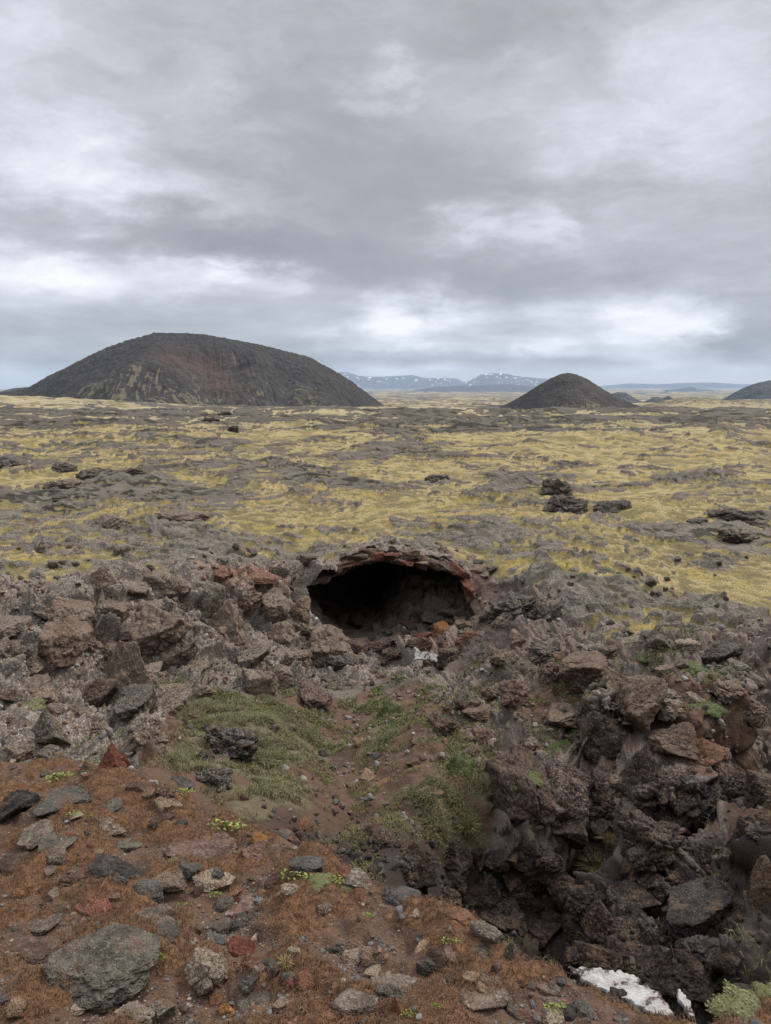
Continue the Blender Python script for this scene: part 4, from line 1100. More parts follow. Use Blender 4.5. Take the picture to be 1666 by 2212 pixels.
table('''
1109 1310 136 74 crag dark .6|large dark ropy lava outcrop right of the cave
1164 1325 76 80 crag dark .6|arched ropes of dark lava on the outcrop right of the cave
1236 1341 110 36 slab gray .6|grey crust slab running right from the dark outcrop
1100 1345 70 60 lump pinkgrey .7|lichened boulder below the dark ropy outcrop
1122 1388 40 28 block pink .6|pale pink block below the dark ropy outcrop
1171 1402 84 44 crag dark .5|dark hollow rock over a small black hole
1278 1392 94 30 slab gray .7|flat grey slab on the right rim
1362 1396 66 28 slab gray .7|short grey slab on the right rim next to the flat one
1290 1424 38 34 lump pale .8|whitish lichened stone under the right rim slabs
1267 1463 116 66 block brown .4|wide brown overhanging rock below the right rim
1427 1415 64 56 block gray .6|grey block on the right rim beside the dark green moss
1475 1393 48 36 block gray .7|light grey block standing on the right rim
1484 1420 54 30 lump pale .6|pale lumpy stone next to the green moss on the right rim
1557 1396 70 46 block black .5|black angular boulder on the right rim
1592 1416 58 34 lump gray .8|pale grey lump right of the black rim boulder
1437 1453 46 34 slab pinkgrey .5|small slab below the right rim moss
1530 1465 60 22 slab gray .5|grey wedge stone on the brown soil of the right bench
1351 1505 54 58 block tan .5|tan upright rock in the right wall
1427 1500 72 46 lump gray .8|pale lichened rock above the dark crevice in the right wall
1447 1543 48 38 lump pale .8|white grey lichened rock on the brown soil bench
1564 1491 66 38 lump pinkgrey .6|pinkish rock on the bench under the right rim
1610 1530 54 44 lump pinkgrey .7|grey rock beside a dark hole near the right edge
1655 1530 52 54 lump pinkgrey .7|grey boulder cut by the right edge
1500 1512 36 20 lump pale .5|little pale stone lying on the right bench moss
1118 1514 62 64 lump pink .6|pink grey cluster rock in the middle of the pit side
1212 1538 92 52 slab brown .6|layered brown slab left of the wide overhanging rock
1049 1580 48 58 scoria pink .5|pinkish rock full of holes beside the grass
1130 1602 48 46 block brown .6|brown block between the two mossy patches
1168 1636 38 36 round dark .6|small dark round rock with a white spot
1128 1717 116 140 block purple .4|big purple brown boulder with a green moss cap
1225 1660 90 48 block purple .6|flat topped purple block above the round lichened one
1225 1718 84 88 round purple .8|round lichened boulder right of the moss capped one
1316 1610 92 120 block umber .5|big dark brown block in the right wall
1390 1545 80 96 block brown .5|tall brown block over the dark crevice
1374 1665 56 120 shard purple .5|dark narrow pillar beside the black crevice
1454 1613 96 66 block brown .4|red brown block overhanging on the right wall
1522 1635 64 70 block orange .4|orange edged slab sticking out of the brown soil
1564 1630 48 34 lump pink .5|small pink rock right of the orange edged slab
1427 1705 116 130 crag purple .7|rugged purple grey block in the right wall under the red brown one
1519 1722 104 90 crag dark .6|dark grey rugged block under the orange edged slab
1580 1686 50 62 lump purple .4|purple rock left of the brown soil chute
1650 1698 56 84 block purple .5|purple boulder at the right edge of the soil chute
1416 1830 136 120 crag purple .6|huge rugged block bulging over the lower hollow
1512 1786 92 76 shard purple .5|wedge of purple rock hanging over the lower hollow
1526 1950 150 100 flat slate .4|smooth grey slab leaning under the lower overhang
1643 1870 64 100 block brown .4|brown rock jutting in from the right edge above the lower hollow
1656 1956 44 92 block tan .3|light brown block on the right edge beside the black hollow
1404 1906 54 52 block purple .6|small purple block under the huge bulging one
1175 1850 48 48 lump purple .6|lichened purple rock among the dark moss
1221 1796 62 72 block purple .5|dark purple block below the round lichened boulder
1322 2000 80 92 shard maroon .5|flat reddish wedge low in the dark slope
1412 2021 68 80 lump dark .7|dark rock with a ring of pale lichen low in the slope
1347 1940 66 50 block umber .5|brown rock above the reddish wedge
1275 2032 40 34 round maroon .3|small maroon stone low in the dark slope
1488 2010 32 34 block gray .3|pale grey stone before the black hollow
1470 2044 36 30 round brown .2|brown round stone before the black hollow
1522 2070 92 80 lump dark .4|cluster of dark rubble rock before the black hollow
1600 2120 40 40 round brown .15|round brown stone alone at the bottom of the hollow
1572 2140 36 46 block dark .2|dark block left of the round brown stone
1486 2128 42 24 slab red .2|red brown slab between the two snow strips
1060 1480 60 40 lump brown .5|brown lichened rock above the dirt spur
1035 1530 64 34 slab brown .4|flat brown ledge on the dirt spur
1090 1430 60 40 lump brown .6|brown rock on the slope right of the snow scrap
1190 1460 50 40 lump brown .5|brown rock above the layered slab
1300 1700 50 60 block purple .5|dark block wedged beside the black crevice
1310 1790 60 60 crag umber .4|dark brown rugged rock below the black crevice
1270 1860 50 50 lump umber .4|dark rock above the straw tuft
''', 'rock', 'rock')
table('''
695 1631 26 16 block black .0|small black stone at the end of the grass path
797 1682 34 24 block tan .3|brown block on the dirt path
828 1690 34 14 slab orange .2|flat orange brown stone right of the brown block on the path
760 1690 30 18 slab brown .2|flat brown stone left of the brown block on the path
685 1704 30 14 slab umber .2|dark flat stone at the left side of the dirt path
790 1790 32 24 block brown .2|brown stone lower down the dirt path
895 1640 40 20 slab brown .2|flat brown stone on the spur of dirt
910 1595 50 26 slab brown .2|earthy slab on top of the dirt spur
930 1705 44 16 slab tan .3|thin tan slab at the top of the grassy hump
825 1820 40 30 lump umber .3|dark clod beside the lower path
''', 'stone', 'stone')
# lava that stands out of the moss on the plain
table('''
1205 1050 84 52 lump black .4|tallest black lava outcrop on the moss at the right
1230 1084 120 56 lump dark .4|broad dark lava outcrop in front of the tallest one
1325 1092 84 50 lump dark .4|dark lava outcrop right of the broad one
205 1020 100 44 lump dark .5|mossy topped dark lava outcrop on the left plain
142 1008 70 36 lump dark .5|dark lava outcrop left of the mossy topped one
288 1022 58 26 lump dark .4|small round dark outcrop right of the mossy topped one
25 1000 90 36 lump dark .4|dark lava outcrop at the left edge of the plain
135 1046 100 24 lump gray .4|low grey outcrop in front of the mossy topped one
140 1072 80 26 lump dark .4|low dark outcrop above the green hollow
232 1126 100 52 block gray .6|single grey block like outcrop with a knob on its back
385 1112 150 42 lump gray .6|long layered grey outcrop beside the single block
455 906 46 12 lump black .1|small black outcrop far out below the broad mountain
484 893 44 9 lump black .1|flat black outcrop farthest out below the broad mountain
505 928 34 18 lump black .1|slanting black outcrop far out on the moss
945 1030 56 20 lump dark .4|small dark outcrop in the middle of the plain
1585 1112 150 34 lump dark .5|long dark lava outcrop near the right edge
1600 1150 130 36 lump gray .5|low grey lava outcrop under the long dark one
1510 1126 70 24 lump dark .4|small dark outcrop left of the long one near the right edge
''', 'lava_outcrop', 'outcrop', sink=1.0, tall=1.25)
# stones on the near slope
table('''
226 2068 216 128 flat green .25|largest flat grey green slab on the near slope
84 2048 108 78 flat brown .2|brownish flat slab left of the largest slab
449 2086 88 92 lump pale .3|knobbly pale stone right of the largest slab
520 2046 72 44 round red .0|orange red rounded stone above the knobbly pale one
442 1826 140 62 flat pink .35|mauve pink flat slab in the middle of the near slope
546 1836 50 44 block pink .2|narrow pink stone right of the mauve slab
250 1882 116 50 scoria black .15|black bubbly rock with a pale top on the near slope
275 1822 54 22 flat green .1|thin dark green flat stone above the black bubbly one
411 1866 56 30 flat green .1|grey green flat stone under the mauve slab
317 1921 76 42 round slate .2|smooth blue grey stone right of the black bubbly one
366 1894 76 44 flat pinkgrey .3|pinkish flat stone above the smooth blue grey one
26 1740 82 66 block black .1|black brown block at the left edge of the near slope
131 1724 116 40 flat slate .2|long grey slab right of the black brown block
76 1798 80 36 flat gray .3|pale topped grey slab near the left edge
128 1816 96 30 flat green .2|long dull green slab in the left of the near slope
34 1858 96 42 flat umber .1|brown flat stone at the left edge
360 1730 64 36 scoria tan .3|tan stone with a dark hole under it
347 1766 54 24 slab umber .1|brown sliver stone leaning in the rust moss
237 1784 62 28 lump pinkgrey .5|pale lumpy stone in the rust moss
241 1739 52 18 flat slate .2|thin grey stone leaning in the rust moss
186 1654 38 40 shard brown .05|brown pointed stone on the far edge of the rusty slope
300 1696 44 28 block brown .1|brown angular stone near the far edge of the rusty slope
322 1708 26 22 block tan .1|little tan stone beside the brown angular one
398 1692 54 26 block dark .2|dark stone on the far edge by the craggy rock
618 1802 64 32 block orange .05|orange stone near the broken edge
559 1815 34 24 block ochre .0|yellow orange stone left of the orange one
652 1782 40 26 block orange .1|small orange stone right of the orange one
660 1810 30 34 round slate .1|grey round stone under the orange ones
664 1866 66 44 block slate .15|dark grey angular rock near the broken edge
465 1898 76 28 slab pale .4|white streaked layered stone below the mauve slab
338 1980 104 26 flat gray .4|grey topped stone half buried under a rust moss bump
482 1954 42 34 round green .1|grey green round stone in the middle of the slope
529 1954 72 24 slab pink .5|pink and white strip of stone beside the round grey green one
520 1988 46 32 round dark .2|dark stone under the pink and white strip
38 2022 66 28 flat brown .2|reddish brown flat stone at the left edge low down
36 2172 50 36 round tan .1|tan stone in the lower left corner
228 2162 60 36 round pale .1|beige stone with an orange side at the bottom
290 2196 86 40 lump pale .3|pale grey rough rock cut by the bottom edge
347 2184 46 52 block gray .4|grey upright stone beside the pale rough rock at the bottom
548 2158 92 50 flat green .1|grey green slab at the bottom edge
487 2180 30 42 lump ochre .1|yellow ochre knobbly stone at the bottom
449 2162 74 36 flat maroon .1|brownish red stone near the bottom
660 2115 62 42 scoria orange .1|orange rough stone beside the straw tuft
584 2082 36 34 round green .05|round grey stone left of the straw tuft
635 2052 26 24 lump pale .2|little white pink stone above the straw tuft
750 1882 52 20 flat red .1|salmon pink stone near the broken edge
777 1897 76 24 slab gray .8|grey lichened stone below the salmon pink one
777 1860 20 18 round slate .1|small round grey stone above the salmon pink one
872 1934 86 36 round slate .1|smooth rounded grey rock on the broken edge
716 1830 15 14 round ochre .0|bright yellow orange pebble near the broken edge
941 2073 48 40 block umber .0|dark brown stone with an orange tip
976 2057 54 24 flat pink .2|pink flat stone above the dark brown one
1054 2012 60 36 block gray .4|grey and orange rock on the broken edge
1105 2050 32 48 shard gray .3|grey pointed rock at the broken edge
988 1973 72 26 flat orange .15|dull orange crust on the broken edge
850 2120 92 56 flat gray .35|grey pitted slab in the lower middle
762 2160 92 56 flat gray .4|pale grey slab at the bottom middle
851 2164 22 56 shard red .0|narrow rust red stone standing at the bottom
972 2112 32 26 block brown .0|brown stone below the dark one with an orange tip
1054 2144 114 44 flat pinkgrey .4|long grey slab in the bottom right of the slope
1036 2164 34 30 lump orange .2|orange stone on the long grey slab
699 2162 44 30 block orange .1|rust orange stone near the bottom middle
894 1976 32 20 lump pale .2|pale little stone with a hole beside it
1180 2130 60 24 flat brown .3|brown slab on the gravel near the snow
1230 2185 40 24 round black .1|black stone on the gravel at the bottom right
360 2010 60 30 flat slate .2|flat slate stone in the gravel above the largest slab
470 2025 50 26 flat slate .2|flat slate stone left of the orange red rounded one
205 1955 70 30 flat red .2|dull red sloping stone under the black bubbly rock
180 1985 60 24 slab pink .3|pinkish sliver stone above the largest slab
100 1990 80 26 flat gray .3|grey flat stone above the brownish slab
590 1900 44 24 flat umber .1|brown flat stone in the rust moss right of the mauve slab
700 1960 40 22 lump pinkgrey .3|pinkish lump in the bare rust moss
620 2160 50 30 flat pinkgrey .3|pinkish grey stone at the bottom right of the green slab
800 2060 44 24 flat tan .2|tan flat stone in the right of the slope
''', 'stone', 'stone', rmin=1.3, sink=.78)

def lip_slabs():
    for k in range(30):
        f = (k + random.random()) / 30 * (len(ARCH) - 1.001); i = int(f); t = f - i
        a, b = ARCH[i], ARCH[i + 1]; px, py = a[0] + (b[0] - a[0]) * t, a[1] + (b[1] - a[1]) * t
        p = at(px + random.uniform(-6, 6), py - random.uniform(-4, 14), random.uniform(16.68, 16.95)); kk = depth_of(p) / FPX
        o = link('lip_slab', random.choice(PROTO['slab'] + PROTO['block'][:3]), 'broken reddish slab in the ragged lip of the cave mouth', 'slab', 'slabs of the cave lip')
        o.location = p; o.rotation_euler = (random.uniform(-.2, .2), math.atan2(b[1] - a[1], b[0] - a[0]) * .8 + random.uniform(-.2, .2), random.uniform(-.3, .3))
        o.scale = (random.uniform(14, 30) * kk, random.uniform(.18, .35), random.uniform(5, 11) * kk)
        c = TINT[random.choice(['brown', 'pinkgrey', 'red', 'brown', 'tan', 'umber'])]; o.color = (*c, random.uniform(.2, .6))
lip_slabs()
# many smaller stones of a kind
def inpoly(x, y, pts):
    s = False; j = len(pts) - 1
    for i in range(len(pts)):
        xi, yi = pts[i]; xj, yj = pts[j]
        if (yi > y) != (yj > y) and x < (xj - xi) * (y - yi) / (yj - yi) + xi: s = not s
        j = i
    return s
def scatter(n, pts, lo, hi, kinds, tints, lich, name, cat, label, group, rmin, sink=.12, size_m=True):
    xs = [p[0] for p in pts]; ys = [p[1] for p in pts]; k = 0; tries = 0
    while k < n and tries < n * 40:
        tries += 1
        px, py = random.uniform(min(xs), max(xs)), random.uniform(min(ys), max(ys))
        if not inpoly(px, py, pts): continue
        p, nn, _ = hit(px, py, rmin)
        m = FPX / depth_of(p)
        sz = lo * (hi / lo) ** (random.random() ** 1.7) * m
        stone(name, cat, px, py, sz * random.uniform(.85, 1.4), sz * random.uniform(.6, 1.1), random.choice(kinds), random.choice(tints), random.uniform(*lich), label, group, rmin, sink, fat=random.uniform(.8, 1.2), rot=random.uniform(0, 6.28))
        k += 1
scatter(85, [(0, 1290), (300, 1275), (470, 1260), (640, 1245), (660, 1310), (720, 1430), (700, 1470), (600, 1500), (480, 1490), (380, 1540), (350, 1640), (0, 1630)], .14, .5, ['block', 'lump', 'block', 'shard'], ['pinkgrey', 'pinkgrey', 'gray', 'brown', 'purple'], (.5, .95),
        'rock', 'rock', 'smaller lichened grey rock packed in the broken wall left of the cave', 'smaller rocks of the left wall', 4.3)
scatter(60, [(700, 1380), (860, 1370), (990, 1350), (1040, 1380), (960, 1430), (820, 1480), (700, 1480)], .12, .42, ['block', 'lump'], ['brown', 'umber', 'pinkgrey', 'dark', 'umber', 'green'], (.1, .6),
        'rubble_stone', 'rubble', 'smaller brown rubble rock in the hollow before the cave mouth', 'rubble before the cave', 4.3)
scatter(80, [(1040, 1340), (1200, 1380), (1500, 1400), (1666, 1400), (1666, 1700), (1640, 2000), (1400, 2060), (1290, 1960), (1280, 1700), (1160, 1640), (1040, 1560), (1000, 1420)], .10, .38, ['block', 'lump', 'crag', 'lump'], ['brown', 'purple', 'umber', 'pinkgrey', 'dark', 'gray'], (.3, .8),
        'rock', 'rock', 'smaller brown rock set in the broken wall right of the pit', 'smaller rocks of the right wall', 4.3)
scatter(26, [(0, 1180), (640, 1180), (640, 1225), (300, 1245), (0, 1270)], .12, .4, ['slab', 'block', 'lump'], ['gray', 'dark', 'gray'], (.4, .8),
        'rock', 'rock', 'loose grey lava rock on the crust along the left rim', 'loose rocks on the left rim', 9)
scatter(26, [(1100, 1220), (1666, 1200), (1666, 1380), (1330, 1370), (1150, 1280)], .08, .28, ['lump', 'block', 'crag'], ['dark', 'gray', 'dark'], (.3, .7),
        'rock', 'rock', 'loose dark rock on the dry mossy ground behind the right rim', 'loose rocks behind the right rim', 9)
scatter(34, [(600, 1222), (690, 1192), (760, 1176), (850, 1164), (960, 1176), (1060, 1222), (1080, 1262), (1046, 1258), (990, 1212), (900, 1186), (820, 1184), (740, 1206), (660, 1240)], .10, .42, ['slab', 'block', 'slab'], ['gray', 'brown', 'dark', 'pinkgrey'], (.4, .8),
        'crust_slab', 'rock', 'broken grey crust rock on the brink over the cave mouth', 'crust rocks over the cave', 9, sink=.5)
scatter(36, [(860, 1318), (930, 1312), (1012, 1312), (1022, 1340), (1010, 1362), (900, 1372), (800, 1380), (810, 1366), (860, 1350)], .10, .36, ['block', 'lump'], ['slate', 'gray', 'dark', 'brown', 'umber'], (.2, .6),
        'rubble_stone', 'rubble', 'smaller grey rubble rock on the heap inside the cave mouth', 'rubble inside the cave', 4.3)
scatter(24, [(1320, 1900), (1480, 1960), (1640, 2010), (1666, 2150), (1560, 2160), (1330, 2080)], .07, .22, ['lump', 'block'], ['umber', 'dark', 'brown'], (.1, .5),
        'rubble_stone', 'rubble', 'smaller dark rubble rock in the lower hollow by the snow', 'rubble in the lower hollow', 4.3)
scatter(215, [(0, 1660), (230, 1665), (420, 1725), (650, 1820), (900, 1945), (1080, 2055), (1400, 2185), (1400, 2212), (0, 2212)], .014, .085, ['flat', 'flat', 'block', 'lump', 'round', 'scoria'], ['slate', 'green', 'brown', 'pinkgrey', 'red', 'orange', 'tan', 'umber', 'gray', 'pale', 'dark'], (0, .4),
        'stone', 'stone', 'fist sized or smaller stone half sunk in the rusty near slope', 'small stones of the near slope', 1.3, sink=.66)
scatter(95, [(850, 1840), (1050, 1830), (1300, 1880), (1480, 1960), (1560, 2060), (1440, 2140), (1200, 2080), (1000, 1990), (880, 1920)], .12, .48, ['block', 'lump', 'shard'], ['umber', 'maroon', 'umber', 'dark'], (.1, .5),
        'earthy_rock', 'rock', 'dark earthy rock half buried in the steep brown slope under the grassy hump', 'rocks of the dark slope', 4.3, sink=.35)
scatter(26, [(370, 1500), (520, 1480), (660, 1540), (620, 1620), (480, 1660), (390, 1620)], .07, .26, ['block', 'lump'], ['pinkgrey', 'dark', 'brown'], (.4, .8),
        'earthy_rock', 'rock', 'lichened rock half sunk in the dry grass of the pit', 'rocks in the pit grass', 4.3, sink=.4)
scatter(40, [(900, 1470), (1040, 1440), (1120, 1560), (1060, 1700), (960, 1640), (890, 1560)], .08, .32, ['block', 'lump', 'slab'], ['brown', 'pinkgrey', 'brown', 'umber'], (.3, .7),
        'earthy_rock', 'rock', 'brown lichened rock set in the mossy bank right of the dirt spur', 'rocks of the mossy bank', 4.3, sink=.25)
# ------------------------------------------------------------------ scattered small stuff
CELLA = (RR * np.gradient(LR)[:, None]) * (RR * np.gradient(PHI)[None])
def pick(n, weight, r0, r1, g):
    i0, i1 = np.searchsorted(LR, [math.log(r0), math.log(r1)])
    wgt = np.clip(weight[i0:i1] * CELLA[i0:i1], 0, None).ravel().astype(np.float64)
    c = np.cumsum(wgt); k = np.searchsorted(c, g.random(n) * c[-1]); k = np.clip(k, 0, len(wgt) - 1)
    i, j = k // NC + i0, k % NC
    i = np.clip(i, 0, NR - 2); j = np.clip(j, 0, NC - 2)
    a, b = g.random(n)[:, None], g.random(n)[:, None]
    P = (1 - a) * ((1 - b) * P1[i, j] + b * P1[i, j + 1]) + a * ((1 - b) * P1[i + 1, j] + b * P1[i + 1, j + 1])
    return P, NRM[i, j], (i, j)

def blades(name, P, N, L, Wd, colors, g, lean=.6, label='', cat='', flat=False):
    """one bent blade (two triangles' worth: a quad and a tip) per point"""
    n = len(P)
    a = g.uniform(0, 2 * np.pi, n)
    side = np.stack([np.cos(a), np.sin(a), np.zeros(n)], 1)
    out = np.stack([-np.sin(a), np.cos(a), np.zeros(n)], 1)
    up = .6 * N + np.array([0, 0, .7]); up /= np.linalg.norm(up, axis=1)[:, None]
    le = g.uniform(.2, 1.0, n)[:, None] * lean
    mid = P + L[:, None] * (.5 * up + .25 * le * out)
    tip = P + L[:, None] * ((1.0 - .55 * le) * up + 1.0 * le * out)
    s = side * Wd[:, None]
    V = np.stack([P - s, P + s, mid + s * .7, mid - s * .7, tip], 1).reshape(-1, 3)
    b = np.arange(n)[:, None] * 5
    F = np.concatenate([b + [0, 1, 2], b + [0, 2, 3], b + [3, 2, 4]], 0)
    C = np.repeat(np.concatenate([colors, np.ones((n, 1))], 1), 5, 0)
    link(name, mesh_from(name, V, F, [M_BLADE], {'tint': C}, smooth=False), label, cat, kind='stuff')

def colmix(g, n, cols, var=.15):
    c = np.array(cols)[g.integers(0, len(cols), n)]
    return c * g.uniform(1 - var, 1 + var, (n, 1))

def build_grass():
    g = np.random.default_rng(41)
    wmask = np.clip(GRASS - .5, 0, 1) * (1 - MOUND) * (RR < 14.5)
    nz = np.zeros_like(wmask); k = wmask > .01
    nz[k] = fbm2(GX[k], GY[k], .6, 4, 401, .6)
    wmask = wmask * np.clip(.22 + 3.0 * nz, 0.02, 1.8)
    n = 42000
    P, N, (i, j) = pick(n, wmask, 4.5, 15, g)
    z = nz[i, j][:, None]
    c = np.where(z + g.normal(0, .25, (n, 1)) > .22, colmix(g, n, [(.095, .090, .040), (.12, .108, .048), (.080, .080, .035)]), colmix(g, n, [(.19, .15, .08), (.14, .11, .06), (.23, .19, .11), (.12, .11, .05), (.09, .065, .04)]))
    blades('grass', P, N, g.uniform(.025, .13, n), g.uniform(.0022, .0045, n), c, g, 1.2, 'short straw and green grass on the pit floor', 'grass')
    # straw on the dark slope and the right wall
    wm = np.clip(np.maximum(np.maximum(DIRT * .35, WR * .16), FLOOR * .3), 0, 1) * (1 - MOUND) * (RR < 12)
    k = wm > .01; nz2 = np.zeros_like(wm); nz2[k] = fbm2(GX[k], GY[k], .4, 2, 409); wm = wm * sstep(nz2, .12, .4)
    n = 34000
    P, N, _ = pick(n, wm, 4.5, 12, g)
    blades('dry_grass', P, N, g.uniform(.03, .10, n), g.uniform(.0018, .0035, n), colmix(g, n, [(.20, .15, .075), (.15, .11, .05), (.10, .10, .035), (.07, .085, .03)]), g, 1.2, 'thin straw growing between the stones of the pit', 'grass')
    # dead moss fibres on the near slope
    wm = MOUND * sstep(RUST, .38, .62) * (RR < 5.0) * (RR > 1.2)
    n = 210000
    P, N, (i, j) = pick(n, wm / np.maximum(RR, 1) ** 1.3, 1.2, 5, g)
    h = fbm2(P[:, 0], P[:, 1], .25, 3, 411)[:, None]
    c = np.where(h + g.normal(0, .3, (n, 1)) > .0, colmix(g, n, [(.128, .066, .033), (.165, .090, .048), (.098, .053, .028)]), colmix(g, n, [(.085, .045, .025), (.055, .034, .022), (.115, .060, .030)]))
    blades('dead_moss', P, N, g.uniform(.010, .026, n), g.uniform(.0007, .0016, n), c, g, 1.6, 'rust brown fibrous dead moss carpet on the near slope', 'moss')
    # yellow moss cushions' pile on the nearer plain
    wm = MOSS * PLAIN * (RR < 30) * (RR > 9)
    n = 230000
    P, N, _ = pick(n, wm / np.maximum(RR, 1) ** 1.6, 9, 30, g)
    rr = np.hypot(P[:, 0], P[:, 1])
    blades('fringe_moss', P, N, g.uniform(.008, .022, n) * np.sqrt(rr / 14), g.uniform(.004, .008, n) * rr / 14, colmix(g, n, [(.25, .20, .085), (.20, .16, .06), (.30, .245, .13), (.16, .135, .05)]), g, .9, 'yellow woolly fringe moss between the lava plates', 'moss')
def build_green_moss():
    g = np.random.default_rng(53)
    wm = np.zeros((NR, NC))
    for px, py, sx, sy, a in [(1000, 1680, 55, 90, 1.2), (1100, 1640, 60, 22, 1), (1205, 1592, 60, 30, 1), (1130, 1815, 80, 40, .8), (1530, 1527, 55, 26, .9), (1395, 1440, 30, 22, .8), (1488, 1446, 60, 26, .8), (835, 1560, 30, 70, 1), (960, 1560, 60, 40, .7), (1070, 1540, 50, 60, .7),
                              (880, 1800, 80, 40, .6), (560, 1540, 50, 40, .8), (470, 1500, 60, 30, .6), (700, 1540, 80, 30, .5), (1040, 1480, 60, 40, .6), (230, 1610, 50, 30, .5), (340, 1470, 40, 40, .4), (1240, 1480, 60, 40, .4), (1420, 1500, 60, 40, .3), (640, 1650, 80, 50, .4), (1000, 1860, 70, 40, .5)]:
        wm += a * np.exp(-((PXb - px) / sx) ** 2 - ((PYb - py) / sy) ** 2)
    wm *= (RR < 15) * (RR > 5) * (1 - MOUND)
    k = wm > .02; nz = np.zeros_like(wm); nz[k] = fbm2(GX[k], GY[k], .45, 4, 531, .65)
    wm = np.where(k, sstep(wm * .55 + nz, .25, .5), 0)
    n = 60000
    P, N, _ = pick(n, wm, 5, 15, g)
    u = g.normal(size=(n, 3)); u /= np.linalg.norm(u, axis=1)[:, None]; v = np.cross(N + g.normal(0, .5, (n, 3)), u); v /= np.linalg.norm(v, axis=1)[:, None] + 1e-9
    s = g.uniform(.006, .013, n)[:, None] * (np.hypot(P[:, 0], P[:, 1]) / 8)[:, None]
    q = P + N * g.uniform(.0, .05, (n, 1))
    V = np.stack([q - u * s, q + v * s * .6, q + u * s, q - v * s * .6], 1).reshape(-1, 3); b = np.arange(n)[:, None] * 4
    F = np.concatenate([b + [0, 1, 2], b + [0, 2, 3]], 0)
    C = np.repeat(np.concatenate([colmix(g, n, [(.085, .105, .03), (.11, .125, .035), (.065, .08, .025), (.13, .13, .05), (.15, .13, .06)], .25), np.ones((n, 1))], 1), 4, 0)
    link('green_moss', mesh_from('green_moss', V, F, [M_BLADE], {'tint': C}, smooth=False), 'green moss and small leaves creeping over the pit rocks', 'moss', kind='stuff')
build_grass()
build_green_moss()

def build_gravel():
    g = np.random.default_rng(43)
    V0, F0 = ico(1)
    n = 42000
    wm = MOUND * (1.05 - sstep(RUST, .40, .62)) * (RR < 5) * (RR > 1.2)
    cl = np.zeros_like(wm); k = wm > .01; cl[k] = sstep(fbm2(GX[k], GY[k], .3, 2, 431), -.25, .3)
    P, N, _ = pick(n, wm * (.1 + cl) / np.maximum(RR, 1) ** 1.2, 1.2, 5, g)
    s = .0022 * np.exp(g.normal(0, .45, n)) * 1.15
    big = g.random(n) < .05; s = np.where(big, s * g.uniform(1.5, 3.4, n), s)
    sc = s[:, None] * g.uniform(.7, 1.3, (n, 3)) * np.array([1.1, 1.1, .8])
    V = V0[None] * g.uniform(.75, 1.2, (n, len(V0), 1)) * sc[:, None, :] + (P + N * (s * .35)[:, None])[:, None, :]
    F = (F0[None] + (np.arange(n) * len(V0))[:, None, None]).reshape(-1, 3)
    c = colmix(g, n, [(.115, .117, .120), (.08, .081, .083), (.15, .153, .157), (.05, .05, .05), (.21, .165, .11), (.16, .085, .048), (.12, .10, .08), (.08, .07, .06), (.07, .05, .038)], .25)
    C = np.repeat(np.concatenate([c, np.ones((n, 1))], 1), len(V0), 0)
    link('gravel', mesh_from('gravel', V.reshape(-1, 3), F, [M_BLADE], {'tint': C}, smooth=False), 'loose grey and tan gravel on the near slope', 'gravel', kind='stuff')
    # rubble of the pit
    n = 14000
    wm = np.clip(.5 * np.clip(1 - WALL - FLOOR - PLAIN, 0, 1) * (RR > 2.5) + WALL * .8 + DIRT * .55 + .10 * FLOOR + 1.2 * sstep(PYb, 1720, 1840) * (WR + FLOOR), 0, 2) * (1 - MOUND) * (RR < 17) * (1 - HOLE)
    P, N, (i, j) = pick(n, wm, 2.4, 17, g)
    dim = .9 - .62 * sstep(PYb[i, j], 1660, 1860)[:, None]  # rubble colour darkens down the pit as painted shade
    V0, F0 = ico(2)
    s = .022 * np.exp(g.normal(0, .6, n))
    s = np.minimum(s, .055)
    sc = s[:, None] * g.uniform(.6, 1.4, (n, 3))
    K = g.normal(size=(n, 11, 3)); K /= np.linalg.norm(K, axis=2)[..., None]; hh = g.uniform(.38, .85, (n, 11))
    D = np.einsum('vk,npk->nvp', V0, K); r = np.minimum(1.0, (hh[:, None, :] / np.maximum(D, .05)).min(2))
    V = V0[None] * r[..., None] * sc[:, None, :] + (P + N * (s * .4)[:, None])[:, None, :]
    F = (F0[None] + (np.arange(n) * len(V0))[:, None, None]).reshape(-1, 3)
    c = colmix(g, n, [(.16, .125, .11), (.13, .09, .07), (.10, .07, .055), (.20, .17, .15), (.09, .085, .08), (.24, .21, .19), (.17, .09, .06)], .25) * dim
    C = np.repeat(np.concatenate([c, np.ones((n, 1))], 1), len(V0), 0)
    link('rubble', mesh_from('rubble', V.reshape(-1, 3), F, [M_BLADE], {'tint': C}, smooth=False), 'small broken lava rubble on the pit walls', 'rubble', kind='stuff')
build_gravel()

